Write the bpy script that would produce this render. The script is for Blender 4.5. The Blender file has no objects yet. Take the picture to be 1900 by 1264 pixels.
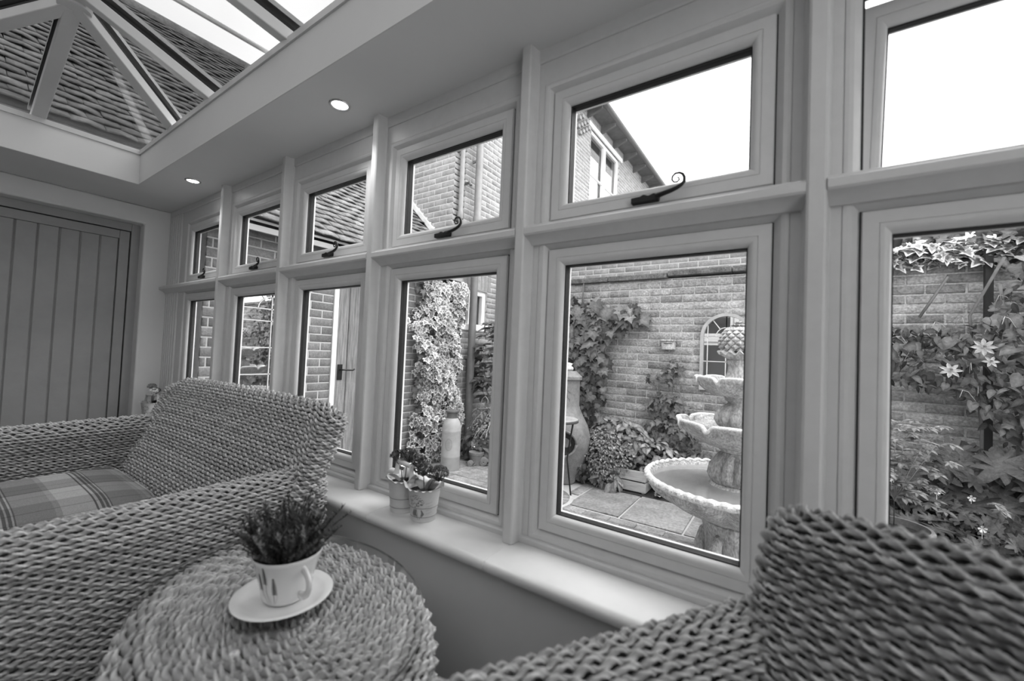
import bpy, math, random
import numpy as np
from mathutils import Vector, Matrix

random.seed(7)
rng = np.random.default_rng(7)
S = bpy.context.scene
COL = S.collection
PI = math.pi

# ------------------------------------------------------------------ camera
YAW, PITCH, ROLL, FPX = -0.597688, 0.030485, 0.0418216, 762.05
CZ = 1.2


def cam_axes():
    cy, sy = math.cos(YAW), math.sin(YAW)
    cp, sp = math.cos(PITCH), math.sin(PITCH)
    cr, sr = math.cos(ROLL), math.sin(ROLL)
    f = Vector((sy * cp, cy * cp, sp))
    rt = Vector((cy, -sy, 0))
    up = rt.cross(f)
    return cr * rt + sr * up, -sr * rt + cr * up, f


CR, CU, CF = cam_axes()
cam_data = bpy.data.cameras.new('camera')
cam = bpy.data.objects.new('camera', cam_data)
COL.objects.link(cam)
cam.matrix_world = Matrix(((CR.x, CU.x, -CF.x, 0), (CR.y, CU.y, -CF.y, 0), (CR.z, CU.z, -CF.z, CZ), (0, 0, 0, 1)))
cam_data.sensor_width = 36
cam_data.lens = FPX / 1900 * 36
cam_data.clip_start = 0.02
cam_data.clip_end = 200
cam_data.dof.use_dof = True
cam_data.dof.focus_distance = 3.0
cam_data.dof.aperture_fstop = 2.4
S.camera = cam

# ------------------------------------------------------------------ world, sun, exposure
W = bpy.data.worlds.new('overcast_sky')
S.world = W
W.use_nodes = True
nt = W.node_tree
bg = nt.nodes['Background']
tc = nt.nodes.new('ShaderNodeTexCoord')
nz = nt.nodes.new('ShaderNodeTexNoise')
nz.inputs['Scale'].default_value = 2.2
nz.inputs['Detail'].default_value = 4
cr_ = nt.nodes.new('ShaderNodeValToRGB')
cr_.color_ramp.elements[0].position = 0.35
cr_.color_ramp.elements[0].color = (0.80, 0.80, 0.80, 1)
cr_.color_ramp.elements[1].position = 0.62
cr_.color_ramp.elements[1].color = (1, 1, 1, 1)
nt.links.new(tc.outputs['Generated'], nz.inputs['Vector'])
nt.links.new(nz.outputs['Fac'], cr_.inputs['Fac'])
nt.links.new(cr_.outputs['Color'], bg.inputs['Color'])
bg.inputs['Strength'].default_value = 1.25
sun = bpy.data.lights.new('sun', 'SUN')
sun.energy = 1.3
sun.angle = math.radians(50)
sun_o = bpy.data.objects.new('sun', sun)
COL.objects.link(sun_o)
sun_o.rotation_euler = (math.radians(-18), math.radians(28), 0)
S.view_settings.view_transform = 'Standard'
S.view_settings.look = 'None'
S.view_settings.exposure = 1.75
S.view_settings.gamma = 1
S.view_settings.use_curve_mapping = False
S.cycles.max_bounces = 10
S.cycles.diffuse_bounces = 5
S.cycles.glossy_bounces = 4
S.cycles.transparent_max_bounces = 16
S.cycles.transmission_bounces = 6
S.cycles.caustics_reflective = False
S.cycles.caustics_refractive = False
S.cycles.sample_clamp_indirect = 6
S.cycles.use_denoising = True


# ------------------------------------------------------------------ materials
def lin(v):
    c = v / 255.0
    return c / 12.92 if c <= 0.04045 else ((c + 0.055) / 1.055) ** 2.4


def mat(name, a, rough=0.6, var=0.0, scale=8.0, bump=0.0, bscale=60.0, metal=0.0, rnd=0.0, spec=0.4, coat=0.0,
        dist=0.004, stretch=None, world=False, fine=0.0, edge=None):
    """a = linear albedo; var = noise variation; rnd = per object / per island variation"""
    m = bpy.data.materials.new(name)
    m.use_nodes = True
    t = m.node_tree
    b = t.nodes['Principled BSDF']
    b.inputs['Roughness'].default_value = rough
    b.inputs['Metallic'].default_value = metal
    b.inputs['Specular IOR Level'].default_value = spec
    b.inputs['Coat Weight'].default_value = coat
    co = t.nodes.new('ShaderNodeTexCoord')
    src = co.outputs['Object']
    if world:
        gp = t.nodes.new('ShaderNodeNewGeometry')
        src = gp.outputs['Position']
    if stretch:
        mp = t.nodes.new('ShaderNodeMapping')
        mp.inputs['Scale'].default_value = stretch
        t.links.new(src, mp.inputs['Vector'])
        src = mp.outputs['Vector']
    n = t.nodes.new('ShaderNodeTexNoise')
    n.inputs['Scale'].default_value = scale
    n.inputs['Detail'].default_value = 5
    n.inputs['Roughness'].default_value = 0.6
    t.links.new(src, n.inputs['Vector'])
    mr = t.nodes.new('ShaderNodeMapRange')
    mr.inputs['From Min'].default_value = 0.3
    mr.inputs['From Max'].default_value = 0.7
    mr.inputs['To Min'].default_value = a * (1 - var)
    mr.inputs['To Max'].default_value = a * (1 + var)
    t.links.new(n.outputs['Fac'], mr.inputs['Value'])
    out = mr.outputs['Result']
    if fine:
        nf = t.nodes.new('ShaderNodeTexNoise')
        nf.inputs['Scale'].default_value = scale * 7
        nf.inputs['Detail'].default_value = 3
        t.links.new(src, nf.inputs['Vector'])
        mf = t.nodes.new('ShaderNodeMapRange')
        mf.inputs['From Min'].default_value = 0.32
        mf.inputs['From Max'].default_value = 0.68
        mf.inputs['To Min'].default_value = 1 - fine
        mf.inputs['To Max'].default_value = 1 + fine
        t.links.new(nf.outputs['Fac'], mf.inputs['Value'])
        mm2 = t.nodes.new('ShaderNodeMath')
        mm2.operation = 'MULTIPLY'
        t.links.new(out, mm2.inputs[0])
        t.links.new(mf.outputs['Result'], mm2.inputs[1])
        out = mm2.outputs[0]
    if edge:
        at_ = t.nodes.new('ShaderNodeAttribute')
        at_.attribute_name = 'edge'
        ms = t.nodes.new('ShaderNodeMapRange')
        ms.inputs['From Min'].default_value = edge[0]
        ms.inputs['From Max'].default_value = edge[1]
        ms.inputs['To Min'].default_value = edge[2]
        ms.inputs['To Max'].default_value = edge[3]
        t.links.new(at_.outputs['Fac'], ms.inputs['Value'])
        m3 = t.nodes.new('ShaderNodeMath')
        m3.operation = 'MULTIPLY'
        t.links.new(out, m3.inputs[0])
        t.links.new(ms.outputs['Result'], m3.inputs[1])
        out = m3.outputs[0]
    if rnd:
        oi = t.nodes.new('ShaderNodeObjectInfo')
        ge = t.nodes.new('ShaderNodeNewGeometry')
        ad = t.nodes.new('ShaderNodeMath')
        ad.operation = 'ADD'
        t.links.new(oi.outputs['Random'], ad.inputs[0])
        t.links.new(ge.outputs['Random Per Island'], ad.inputs[1])
        fr = t.nodes.new('ShaderNodeMath')
        fr.operation = 'FRACT'
        t.links.new(ad.outputs[0], fr.inputs[0])
        m2 = t.nodes.new('ShaderNodeMapRange')
        m2.inputs['To Min'].default_value = 1 - rnd
        m2.inputs['To Max'].default_value = 1 + rnd
        t.links.new(fr.outputs[0], m2.inputs['Value'])
        mu = t.nodes.new('ShaderNodeMath')
        mu.operation = 'MULTIPLY'
        t.links.new(out, mu.inputs[0])
        t.links.new(m2.outputs['Result'], mu.inputs[1])
        out = mu.outputs[0]
    t.links.new(out, b.inputs['Base Color'])
    if bump:
        n2 = t.nodes.new('ShaderNodeTexNoise')
        n2.inputs['Scale'].default_value = bscale
        n2.inputs['Detail'].default_value = 4
        t.links.new(src, n2.inputs['Vector'])
        bp = t.nodes.new('ShaderNodeBump')
        bp.inputs['Strength'].default_value = bump
        bp.inputs['Distance'].default_value = dist
        t.links.new(n2.outputs['Fac'], bp.inputs['Height'])
        t.links.new(bp.outputs['Normal'], b.inputs['Normal'])
    return m


def glass_mat(name, tint=0.94, refl=1.0, rough=0.0):
    m = bpy.data.materials.new(name)
    m.use_nodes = True
    t = m.node_tree
    t.nodes.clear()
    o = t.nodes.new('ShaderNodeOutputMaterial')
    tr = t.nodes.new('ShaderNodeBsdfTransparent')
    tr.inputs['Color'].default_value = (tint, tint, tint, 1)
    gl = t.nodes.new('ShaderNodeBsdfGlossy')
    gl.inputs['Roughness'].default_value = rough
    fz = t.nodes.new('ShaderNodeLayerWeight')
    fz.inputs['Blend'].default_value = 0.5
    pw = t.nodes.new('ShaderNodeMath')
    pw.operation = 'POWER'
    pw.inputs[1].default_value = 5.0
    t.links.new(fz.outputs['Facing'], pw.inputs[0])
    mu = t.nodes.new('ShaderNodeMath')
    mu.operation = 'MULTIPLY_ADD'
    mu.inputs[1].default_value = 0.7 * refl
    mu.inputs[2].default_value = 0.035 * refl
    mx = t.nodes.new('ShaderNodeMixShader')
    t.links.new(pw.outputs[0], mu.inputs[0])
    t.links.new(mu.outputs[0], mx.inputs[0])
    t.links.new(tr.outputs[0], mx.inputs[1])
    t.links.new(gl.outputs[0], mx.inputs[2])
    t.links.new(mx.outputs[0], o.inputs['Surface'])
    return m


def emis(name, s, c=1.0):
    m = bpy.data.materials.new(name)
    m.use_nodes = True
    t = m.node_tree
    b = t.nodes['Principled BSDF']
    b.inputs['Base Color'].default_value = (c, c, c, 1)
    b.inputs['Emission Color'].default_value = (1, 1, 1, 1)
    b.inputs['Emission Strength'].default_value = s
    return m


M = dict(
    frame=mat('window_paint', 0.56, 0.38, 0.03, 30, 0.05, 300, spec=0.5),
    ceil=mat('ceiling_paint', 0.66, 0.9, 0.02, 3),
    kerb=mat('kerb_paint', 0.62, 0.75, 0.02, 3),
    wall=mat('wall_paint', 0.66, 0.9, 0.03, 4),
    lantern=mat('lantern_paint', 0.55, 0.35, 0.03, 10),
    door=mat('door_paint', 0.30, 0.5, 0.05, 12, 0.1, 80),
    black=mat('black_gasket', 0.006, 0.5),
    spacer=mat('dark_spacer_bar', 0.012, 0.6, spec=0.2),
    iron=mat('black_iron', 0.004, 0.45, 0, 8, 0.2, 200, spec=0.4),
    sill=mat('glazed_sill_tile', 0.58, 0.28, 0.06, 7, 0.06, 30, spec=0.5),
    grout=mat('pale_grout', 0.6, 0.9),
    floor=mat('floor_tile', 0.16, 0.5, 0.1, 4),
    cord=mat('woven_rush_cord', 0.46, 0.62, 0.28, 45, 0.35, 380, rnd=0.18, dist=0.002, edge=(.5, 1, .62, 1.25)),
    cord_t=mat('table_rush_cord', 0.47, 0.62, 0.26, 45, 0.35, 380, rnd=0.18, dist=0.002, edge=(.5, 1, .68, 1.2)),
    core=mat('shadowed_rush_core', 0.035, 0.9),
    glass=glass_mat('window_glass', 0.95, 0.8),
    rglass=glass_mat('roof_glass', 0.51, 1.0),
    tglass=glass_mat('table_glass', 0.97, 1.0),
    edge=mat('glass_edge', 0.14, 0.1, spec=0.6),
    china=mat('white_china', 0.74, 0.12, 0.02, 3, coat=0.6, spec=0.6),
    print=mat('dark_print', 0.10, 0.5),
    printl=mat('pale_print', 0.17, 0.5),
    tin=mat('painted_tin', 0.56, 0.45, 0.08, 14, 0.08, 60),
    tinline=mat('tin_ring', 0.25, 0.5),
    wood_l=mat('pale_wood_grip', 0.6, 0.5, 0.1, 20),
    soil=mat('soil', 0.025, 0.95, 0.5, 40, 0.8, 90, dist=0.01),
    stem=mat('green_stem', 0.10, 0.6, 0.2, 20),
    petal=mat('white_petal', 0.6, 0.6, .2, 30),
    floret=mat('dark_floret', 0.05, 0.6, 0.3, 30, rnd=0.9),
    heather=mat('heather_needles', 0.05, 0.7, 0.3, 40, rnd=0.5),
    heatherl=mat('heather_pale_tips', 0.22, 0.7, 0.3, 40, rnd=0.4),
    mortar=mat('pale_mortar', 0.46, 0.95, 0.12, 25, 0.4, 120),
    mortar_old=mat('old_lime_mortar', 0.41, 0.95, 0.25, 12, 0.8, 90, world=True, fine=.2, dist=.01),
    brick_old=mat('weathered_brick', 0.25, 0.9, 0.34, 9, 0.9, 55, rnd=0.30, dist=0.012, world=True, fine=.30),
    brick_new=mat('house_brick', 0.24, 0.9, 0.2, 14, 0.7, 120, rnd=0.16, world=True, fine=.22),
    brick_out=mat('outbuilding_brick', 0.16, 0.9, 0.22, 12, 0.7, 120, rnd=0.22, world=True, fine=.22),
    tile=mat('clay_roof_tile', 0.20, 0.85, 0.3, 6, 0.7, 70, rnd=0.2, world=True, fine=.25, dist=.008),
    slab=mat('riven_flagstone', 0.25, 0.85, 0.25, 6, 0.8, 22, rnd=0.1, dist=0.02, world=True, fine=.22),
    paver=mat('brick_paver', 0.24, 0.9, 0.3, 10, 0.8, 50, rnd=0.22, world=True, fine=.25, dist=.01),
    joint=mat('pointing', 0.46, 0.95, 0.1, 30),
    coping=mat('dark_coping_stone', 0.10, 0.9, 0.5, 9, 0.8, 50, dist=0.012, world=True, fine=.4),
    stone=mat('weathered_cast_stone', 0.36, 0.85, 0.34, 14, 0.9, 60, dist=0.012, world=True, fine=.34, stretch=(1, 1, .45)),
    stonep=mat('pale_worn_stone', 0.55, 0.85, 0.2, 14, 0.6, 60, dist=0.008, world=True, fine=.2),
    mframe=mat('mirror_frame_paint', 0.34, 0.7, 0.15, 14),
    water=mat('still_water', 0.25, 0.06, 0.05, 8, 0.15, 14, spec=0.6),
    fascia=mat('shade_grey_fascia', 0.30, 0.7, 0.1, 8),  # pale board greyed so its colour holds the eave shade
    fillet=mat('pale_fillet', 0.55, 0.9, 0.15, 12),
    soffit=mat('dark_soffit', 0.07, 0.8, 0.3, 9),
    gutter=mat('dark_gutter', 0.08, 0.4),
    pipe=mat('grey_downpipe', 0.16, 0.5, 0.15, 14),
    pipew=mat('pale_downpipe', 0.6, 0.5),
    wframe=mat('white_window_joinery', 0.78, 0.45),
    curtain=mat('net_curtain', 0.82, 0.9, 0.1, 6, stretch=(8, 8, 0.5)),
    dark=mat('dark_room', 0.02, 0.9),
    oldwood=mat('weathered_oak', 0.22, 0.85, 0.45, 6, 0.7, 20, stretch=(12, 12, 0.8), rnd=0.15, dist=.008),
    planter=mat('planter_wood', 0.42, 0.8, 0.2, 8, 0.4, 40, stretch=(1, 8, 8)),
    terra=mat('terracotta', 0.20, 0.85, 0.25, 10, 0.3, 60, fine=.15),
    churn=mat('painted_churn', 0.36, 0.6, 0.12, 9, 0.1, 40),
    churnd=mat('churn_neck', 0.10, 0.5, 0.2, 20),
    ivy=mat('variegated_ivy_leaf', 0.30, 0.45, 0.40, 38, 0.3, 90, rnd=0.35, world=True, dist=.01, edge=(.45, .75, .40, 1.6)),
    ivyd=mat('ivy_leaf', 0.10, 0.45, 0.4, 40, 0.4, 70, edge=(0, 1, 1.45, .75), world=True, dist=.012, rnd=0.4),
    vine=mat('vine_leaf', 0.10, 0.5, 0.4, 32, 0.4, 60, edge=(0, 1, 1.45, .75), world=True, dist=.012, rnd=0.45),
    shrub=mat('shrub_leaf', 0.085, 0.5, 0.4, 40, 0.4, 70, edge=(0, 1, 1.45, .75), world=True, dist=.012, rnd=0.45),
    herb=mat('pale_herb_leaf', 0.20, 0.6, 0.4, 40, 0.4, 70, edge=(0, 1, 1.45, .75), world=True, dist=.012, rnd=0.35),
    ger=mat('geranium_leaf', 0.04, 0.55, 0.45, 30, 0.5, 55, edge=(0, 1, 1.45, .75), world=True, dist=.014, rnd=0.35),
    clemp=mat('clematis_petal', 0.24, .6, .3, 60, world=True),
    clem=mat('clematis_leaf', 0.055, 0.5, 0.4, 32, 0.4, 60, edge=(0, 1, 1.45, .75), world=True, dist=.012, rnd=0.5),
    grassb=mat('pale_grass_blade', 0.5, 0.6, 0.2, 20, rnd=0.3),
    bark=mat('vine_stem', 0.14, 0.85, 0.2, 30),
    post=mat('dark_post', 0.02, 0.8),
    lead=mat('mirror_leading', 0.55, 0.5),
    mirror=mat('mirror_glass', 0.85, 0.02, metal=1.0),
    chrome=mat('chrome', 0.7, 0.15, metal=1.0),
)


def plaid_mat():
    m = bpy.data.materials.new('plaid_wool')
    m.use_nodes = True
    t = m.node_tree
    b = t.nodes['Principled BSDF']
    b.inputs['Roughness'].default_value = 0.95
    b.inputs['Specular IOR Level'].default_value = 0.1
    co = t.nodes.new('ShaderNodeTexCoord')
    sp = t.nodes.new('ShaderNodeSeparateXYZ')
    t.links.new(co.outputs['Object'], sp.inputs[0])

    def mth(op, a, bb=None, c=None):
        n = t.nodes.new('ShaderNodeMath')
        n.operation = op
        for i, v in enumerate((a, bb, c)):
            if v is None:
                continue
            if isinstance(v, (int, float)):
                n.inputs[i].default_value = v
            else:
                t.links.new(v, n.inputs[i])
        return n.outputs[0]

    def bands(sock, period, offs, elems):
        f = mth('FRACT', mth('DIVIDE', mth('ADD', sock, offs), period))
        r = t.nodes.new('ShaderNodeValToRGB')
        r.color_ramp.interpolation = 'CONSTANT'
        e = r.color_ramp.elements
        e[0].position = elems[0][0]
        e[0].color = (elems[0][1],) * 3 + (1,)
        e[1].position = elems[1][0]
        e[1].color = (elems[1][1],) * 3 + (1,)
        for p, v in elems[2:]:
            q = e.new(p)
            q.color = (v, v, v, 1)
        t.links.new(f, r.inputs['Fac'])
        return r.outputs['Color']

    A = bands(sp.outputs['Y'], 0.235, 10.0, [(0, 1.0), (0.36, 0.28), (0.385, 1.0), (0.42, 0.30), (0.455, 0.8), (0.475, 0.30), (0.51, 0.9),
                                    (0.53, 0.3), (0.545, 0.62), (0.93, 0.75)])
    B = bands(sp.outputs['X'], 0.30, 10.06, [(0, 1.0), (0.16, 0.72), (0.40, 0.45), (0.415, 0.72), (0.60, 0.30), (0.62, 0.85), (0.65, 1.05),
                                    (0.86, 0.55), (0.875, 1.0)])
    w = t.nodes.new('ShaderNodeTexNoise')
    w.inputs['Scale'].default_value = 350
    t.links.new(co.outputs['Object'], w.inputs['Vector'])
    v = mth('MULTIPLY', mth('MULTIPLY', A, B), mth('MULTIPLY_ADD', w.outputs['Fac'], 0.35, 0.2))
    t.links.new(v, b.inputs['Base Color'])
    bp = t.nodes.new('ShaderNodeBump')
    bp.inputs['Strength'].default_value = 0.4
    bp.inputs['Distance'].default_value = 0.001
    t.links.new(w.outputs['Fac'], bp.inputs['Height'])
    t.links.new(bp.outputs['Normal'], b.inputs['Normal'])
    return m


M['plaid'] = plaid_mat()


# ------------------------------------------------------------------ object helpers
def tag(o, label=None, cat=None, group=None, kind=None):
    if label:
        o['label'] = label
    if cat:
        o['category'] = cat
    if group:
        o['group'] = group
    if kind:
        o['kind'] = kind
    return o


def empty(name, loc=(0, 0, 0), rz=0.0, label=None, cat=None, group=None, kind=None):
    o = bpy.data.objects.new(name, None)
    o.empty_display_size = 0.05
    COL.objects.link(o)
    o.location = loc
    o.rotation_euler = (0, 0, rz)
    return tag(o, label, cat, group, kind)


def link_mesh(name, me, parent=None, loc=None):
    o = bpy.data.objects.new(name, me)
    COL.objects.link(o)
    if parent:
        o.parent = parent
    if loc is not None:
        o.location = loc
    return o


def np_mesh(name, V, F, m, smooth=False):
    """V (n,3), F (k,3|4) equal-sized polygons"""
    V = np.asarray(V, dtype=np.float32)
    F = np.asarray(F, dtype=np.int32)
    me = bpy.data.meshes.new(name)
    k, s = F.shape
    me.vertices.add(len(V))
    me.vertices.foreach_set('co', V.ravel())
    me.loops.add(k * s)
    me.loops.foreach_set('vertex_index', F.ravel())
    me.polygons.add(k)
    me.polygons.foreach_set('loop_start', np.arange(0, k * s, s, dtype=np.int32))
    me.polygons.foreach_set('loop_total', np.full(k, s, dtype=np.int32))
    if smooth:
        me.polygons.foreach_set('use_smooth', np.ones(k, dtype=bool))
    me.update(calc_edges=True)
    me.materials.append(m)
    return me


class MB:
    def __init__(s):
        s.v = []
        s.f = []

    def add(s, vs, fs):
        n = len(s.v)
        s.v += [tuple(v) for v in vs]
        s.f += [tuple(i + n for i in f) for f in fs]
        return s

    def box(s, x0, x1, y0, y1, z0, z1):
        v = [(x, y, z) for z in (z0, z1) for y in (y0, y1) for x in (x0, x1)]
        return s.add(v, [(0, 2, 3, 1), (4, 5, 7, 6), (0, 1, 5, 4), (2, 6, 7, 3), (0, 4, 6, 2), (1, 3, 7, 5)])

    def bar(s, p, q, w, h, up=(0, 0, 1), dw=0.0, dh=0.0):
        """box beam from p to q, width w sideways, height h along up"""
        p = Vector(p)
        q = Vector(q)
        d = (q - p).normalized()
        side = d.cross(Vector(up)).normalized()
        u = side.cross(d).normalized()
        v = []
        for e in (p, q):
            for a, b in ((-1, -1), (1, -1), (1, 1), (-1, 1)):
                v.append(e + side * (a * w / 2 + dw) + u * (b * h / 2 + dh))
        return s.add(v, [(0, 1, 2, 3), (7, 6, 5, 4), (0, 4, 5, 1), (1, 5, 6, 2), (2, 6, 7, 3), (3, 7, 4, 0)])

    def prism(s, prof, a, b, axis='x'):
        """closed profile extruded along an axis; prof = [(p,q)] in the other two axes"""
        n = len(prof)
        v = []
        for t in (a, b):
            for p, q in prof:
                v.append({'x': (t, p, q), 'y': (p, t, q), 'z': (p, q, t)}[axis])
        f = [(i, (i + 1) % n, (i + 1) % n + n, i + n) for i in range(n)]
        f += [tuple(range(n))[::-1], tuple(range(n, 2 * n))]
        return s.add(v, f)

    def rings(s, rects, close=True):
        """rectangular rings (x0,x1,z0,z1,y) joined one after another: mitred frames"""
        v = []
        for x0, x1, z0, z1, y in rects:
            v += [(x0, y, z0), (x1, y, z0), (x1, y, z1), (x0, y, z1)]
        f = []
        n = len(rects)
        for i in range(n if close else n - 1):
            a = 4 * i
            b = 4 * ((i + 1) % n)
            for k in range(4):
                k2 = (k + 1) % 4
                f.append((a + k, a + k2, b + k2, b + k))
        return s.add(v, f)

    def lathe(s, prof, n=24, c=(0, 0, 0), fn=None, cap=False):
        """prof [(r,z)]; fn(r, z, angle) may return a new (r, z)"""
        v = []
        for r, z in prof:
            for k in range(n):
                a = 2 * PI * k / n
                rr, zz = fn(r, z, a) if fn else (r, z)
                v.append((c[0] + rr * math.cos(a), c[1] + rr * math.sin(a), c[2] + zz))
        f = []
        for i in range(len(prof) - 1):
            for k in range(n):
                k2 = (k + 1) % n
                f.append((i * n + k, i * n + k2, (i + 1) * n + k2, (i + 1) * n + k))
        if cap and prof[0][0] > 1e-6:
            f.append(tuple(range(n))[::-1])
        if cap and prof[-1][0] > 1e-6:
            f.append(tuple(range((len(prof) - 1) * n, len(prof) * n)))
        return s.add(v, f)

    def tube(s, pts, r, n=6, flat=None):
        """tube along pts; r a number or list"""
        pts = [Vector(p) for p in pts]
        m = len(pts)
        rs = r if isinstance(r, (list, tuple)) else [r] * m
        v = []
        u = None
        for i, p in enumerate(pts):
            d = (pts[min(i + 1, m - 1)] - pts[max(i - 1, 0)]).normalized()
            if u is None:
                u = d.cross(Vector((0, 0, 1)))
                if u.length < 1e-3:
                    u = d.cross(Vector((1, 0, 0)))
            u = (u - d * u.dot(d)).normalized()
            w = d.cross(u)
            for k in range(n):
                a = 2 * PI * k / n
                v.append(p + (u * math.cos(a) + w * math.sin(a) * (flat or 1)) * rs[i])
        f = []
        for i in range(m - 1):
            for k in range(n):
                k2 = (k + 1) % n
                f.append((i * n + k, i * n + k2, (i + 1) * n + k2, (i + 1) * n + k))
        f.append(tuple(range(n))[::-1])
        f.append(tuple(range((m - 1) * n, m * n)))
        return s.add(v, f)

    def ball(s, c, r, n=8, m=5, sz=1.0):
        prof = [(r * math.sin(PI * i / m) + (1e-7 if i in (0, m) else 0), -r * sz * math.cos(PI * i / m)) for i in range(m + 1)]
        return s.lathe(prof, n, c)

    def build(s, name, m, parent=None, smooth=False, loc=None, autos=None):
        me = bpy.data.meshes.new(name)
        me.from_pydata([tuple(v) for v in s.v], [], s.f)
        me.materials.append(m)
        if smooth:
            me.polygons.foreach_set('use_smooth', [True] * len(me.polygons))
            if autos:
                me.set_sharp_from_angle(angle=math.radians(autos))
        me.update()
        return link_mesh(name, me, parent, loc)


def bevel(o, w=0.003, seg=2, ang=30):
    b = o.modifiers.new('bevel', 'BEVEL')
    b.width = w
    b.segments = seg
    b.limit_method = 'ANGLE'
    b.angle_limit = math.radians(ang)
    return o


def proj(p):
    d = Vector(p) - Vector((0, 0, CZ))
    z = d.dot(CF)
    if z <= 0.05:
        return None
    return 950 + FPX * d.dot(CR) / z, 632 - FPX * d.dot(CU) / z, z


# ------------------------------------------------------------------ measures of the window wall
PITCH_X = 0.744
Y0 = 1.1                     # inner face of the fixed frame
SW = 0.592
ZB0, ZB1 = 0.667, 1.528      # lower sash
ZU0, ZU1 = 1.613, 2.025      # upper sash
CEIL = 2.17
SILL = 0.62
XL = [-0.63 + PITCH_X * (k - 5) for k in range(1, 7)]
RAIL = 0.052


def visible(p):
    """does the photograph's lens see this outdoor point through a pane"""
    q = proj(p)
    if q is None or not (-20 < q[0] < 1920 and -20 < q[1] < 1284):
        return None
    d = Vector(p) - Vector((0, 0, CZ))
    if d.y > 0:
        t = 1.13 / d.y
        if t < 1:
            x = d.x * t
            z = CZ + d.z * t
            for xl in XL:
                if xl + 0.03 < x < xl + SW - 0.03 and (ZB0 + 0.03 < z < ZB1 - 0.03 or ZU0 + 0.02 < z < ZU1 - 0.03):
                    return q
    if d.z > 0:
        t = 1.16 / d.z
        if t < 1 and -3.5 < d.x * t < 0.6 and -1.2 < d.y * t < 0.8:
            return q
    return None


# ------------------------------------------------------------------ room shell
def struct(o, label, cat):
    return tag(o, label, cat, kind='structure')


fl = MB().box(-4.1, 1.7, -2.8, 1.2, -0.1, 0.0).build('floor', M['floor'])
struct(fl, 'plain tiled floor under the wicker furniture', 'floor')
w = MB().box(-4.0, 1.7, 0.965, 1.2, 0.0, 0.588).build('wall_front', M['wall'])
struct(w, 'plain painted wall below the window sill', 'wall')
mb = MB()
mb.box(-4.0, 1.7, -2.9, -2.8, 0, 0.62)
mb.box(-4.0, 1.7, -2.9, -2.8, 2.05, CEIL)
mb.box(-4.0, 1.7, -2.9, -2.8, 0.62, 2.05)
w = mb.build('wall_back', M['wall'])
struct(w, 'plain painted wall behind the camera', 'wall')
mb = MB()
mb.box(1.6, 1.7, -2.8, 1.2, 0, 0.6)
mb.box(1.6, 1.7, -2.8, 1.2, 2.05, CEIL)
mb.box(1.6, 1.7, -2.8, -1.4, 0.6, 2.05)
mb.box(1.6, 1.7, 0.0, 1.2, 0.6, 2.05)
w = mb.build('wall_right', M['wall'])  # opening in this unseen wall is added to brighten the room
struct(w, 'unseen painted end wall on the right, with an opening added to let in fill light', 'wall')
# left wall with the door opening
mb = MB()
mb.prism([(-2.8, 0), (-.75, 0), (-.75, 2.04), (.945, 2.04), (.945, 0), (1.25, 0), (1.25, CEIL), (-2.8, CEIL)], -4.16, -3.97, 'x')
w = mb.build('wall_left', M['wall'])
bevel(w, 0.012, 3)
struct(w, 'pale end wall around the boarded door', 'wall')
# ceiling ring with the lantern opening
OX0, OX1, OY0, OY1 = -3.44, 0.75, -1.25, 0.775
KT = 2.365
mb = MB()
for a in ((-4.16, OX0 - .003, -2.9, 1.2), (OX1 + .003, 1.7, -2.9, 1.2), (OX0 - .003, OX1 + .003, -2.9, OY0 - .003), (OX0 - .003, OX1 + .003, OY1 + .003, 1.2)):
    mb.box(a[0], a[1], a[2], a[3], CEIL, 2.30)
ce = mb.build('ceiling', M['ceil'])
struct(ce, 'flat plaster ceiling border around the roof lantern', 'ceiling')
k = empty('trim_1')
struct(k, 'plastered upstand around the roof lantern opening', 'upstand')
kb = 0.02
for nm, a in (('upstand_board', (OX0 - 0.06, OX0, OY0 - 0.06, OY1 + 0.06)), ('upstand_board', (OX1, OX1 + 0.06, OY0 - 0.06, OY1 + 0.06)),
              ('upstand_board', (OX0, OX1, OY0 - 0.06, OY0)), ('upstand_board', (OX0, OX1, OY1, OY1 + 0.06))):
    MB().box(a[0], a[1], a[2], a[3], CEIL + 0.001, KT).build(nm, M['kerb'], k)
mb = MB()
lp = 0.008
mb.box(OX0, OX0 + lp, OY0, OY1, KT - 0.008, KT + 0.02)
mb.box(OX1 - lp, OX1, OY0, OY1, KT - 0.008, KT + 0.02)
mb.box(OX0, OX1, OY0, OY0 + lp, KT - 0.008, KT + 0.02)
mb.box(OX0, OX1, OY1 - lp, OY1, KT - 0.008, KT + 0.02)
mb.build('glazing_bead', M['lantern'], k)

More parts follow.
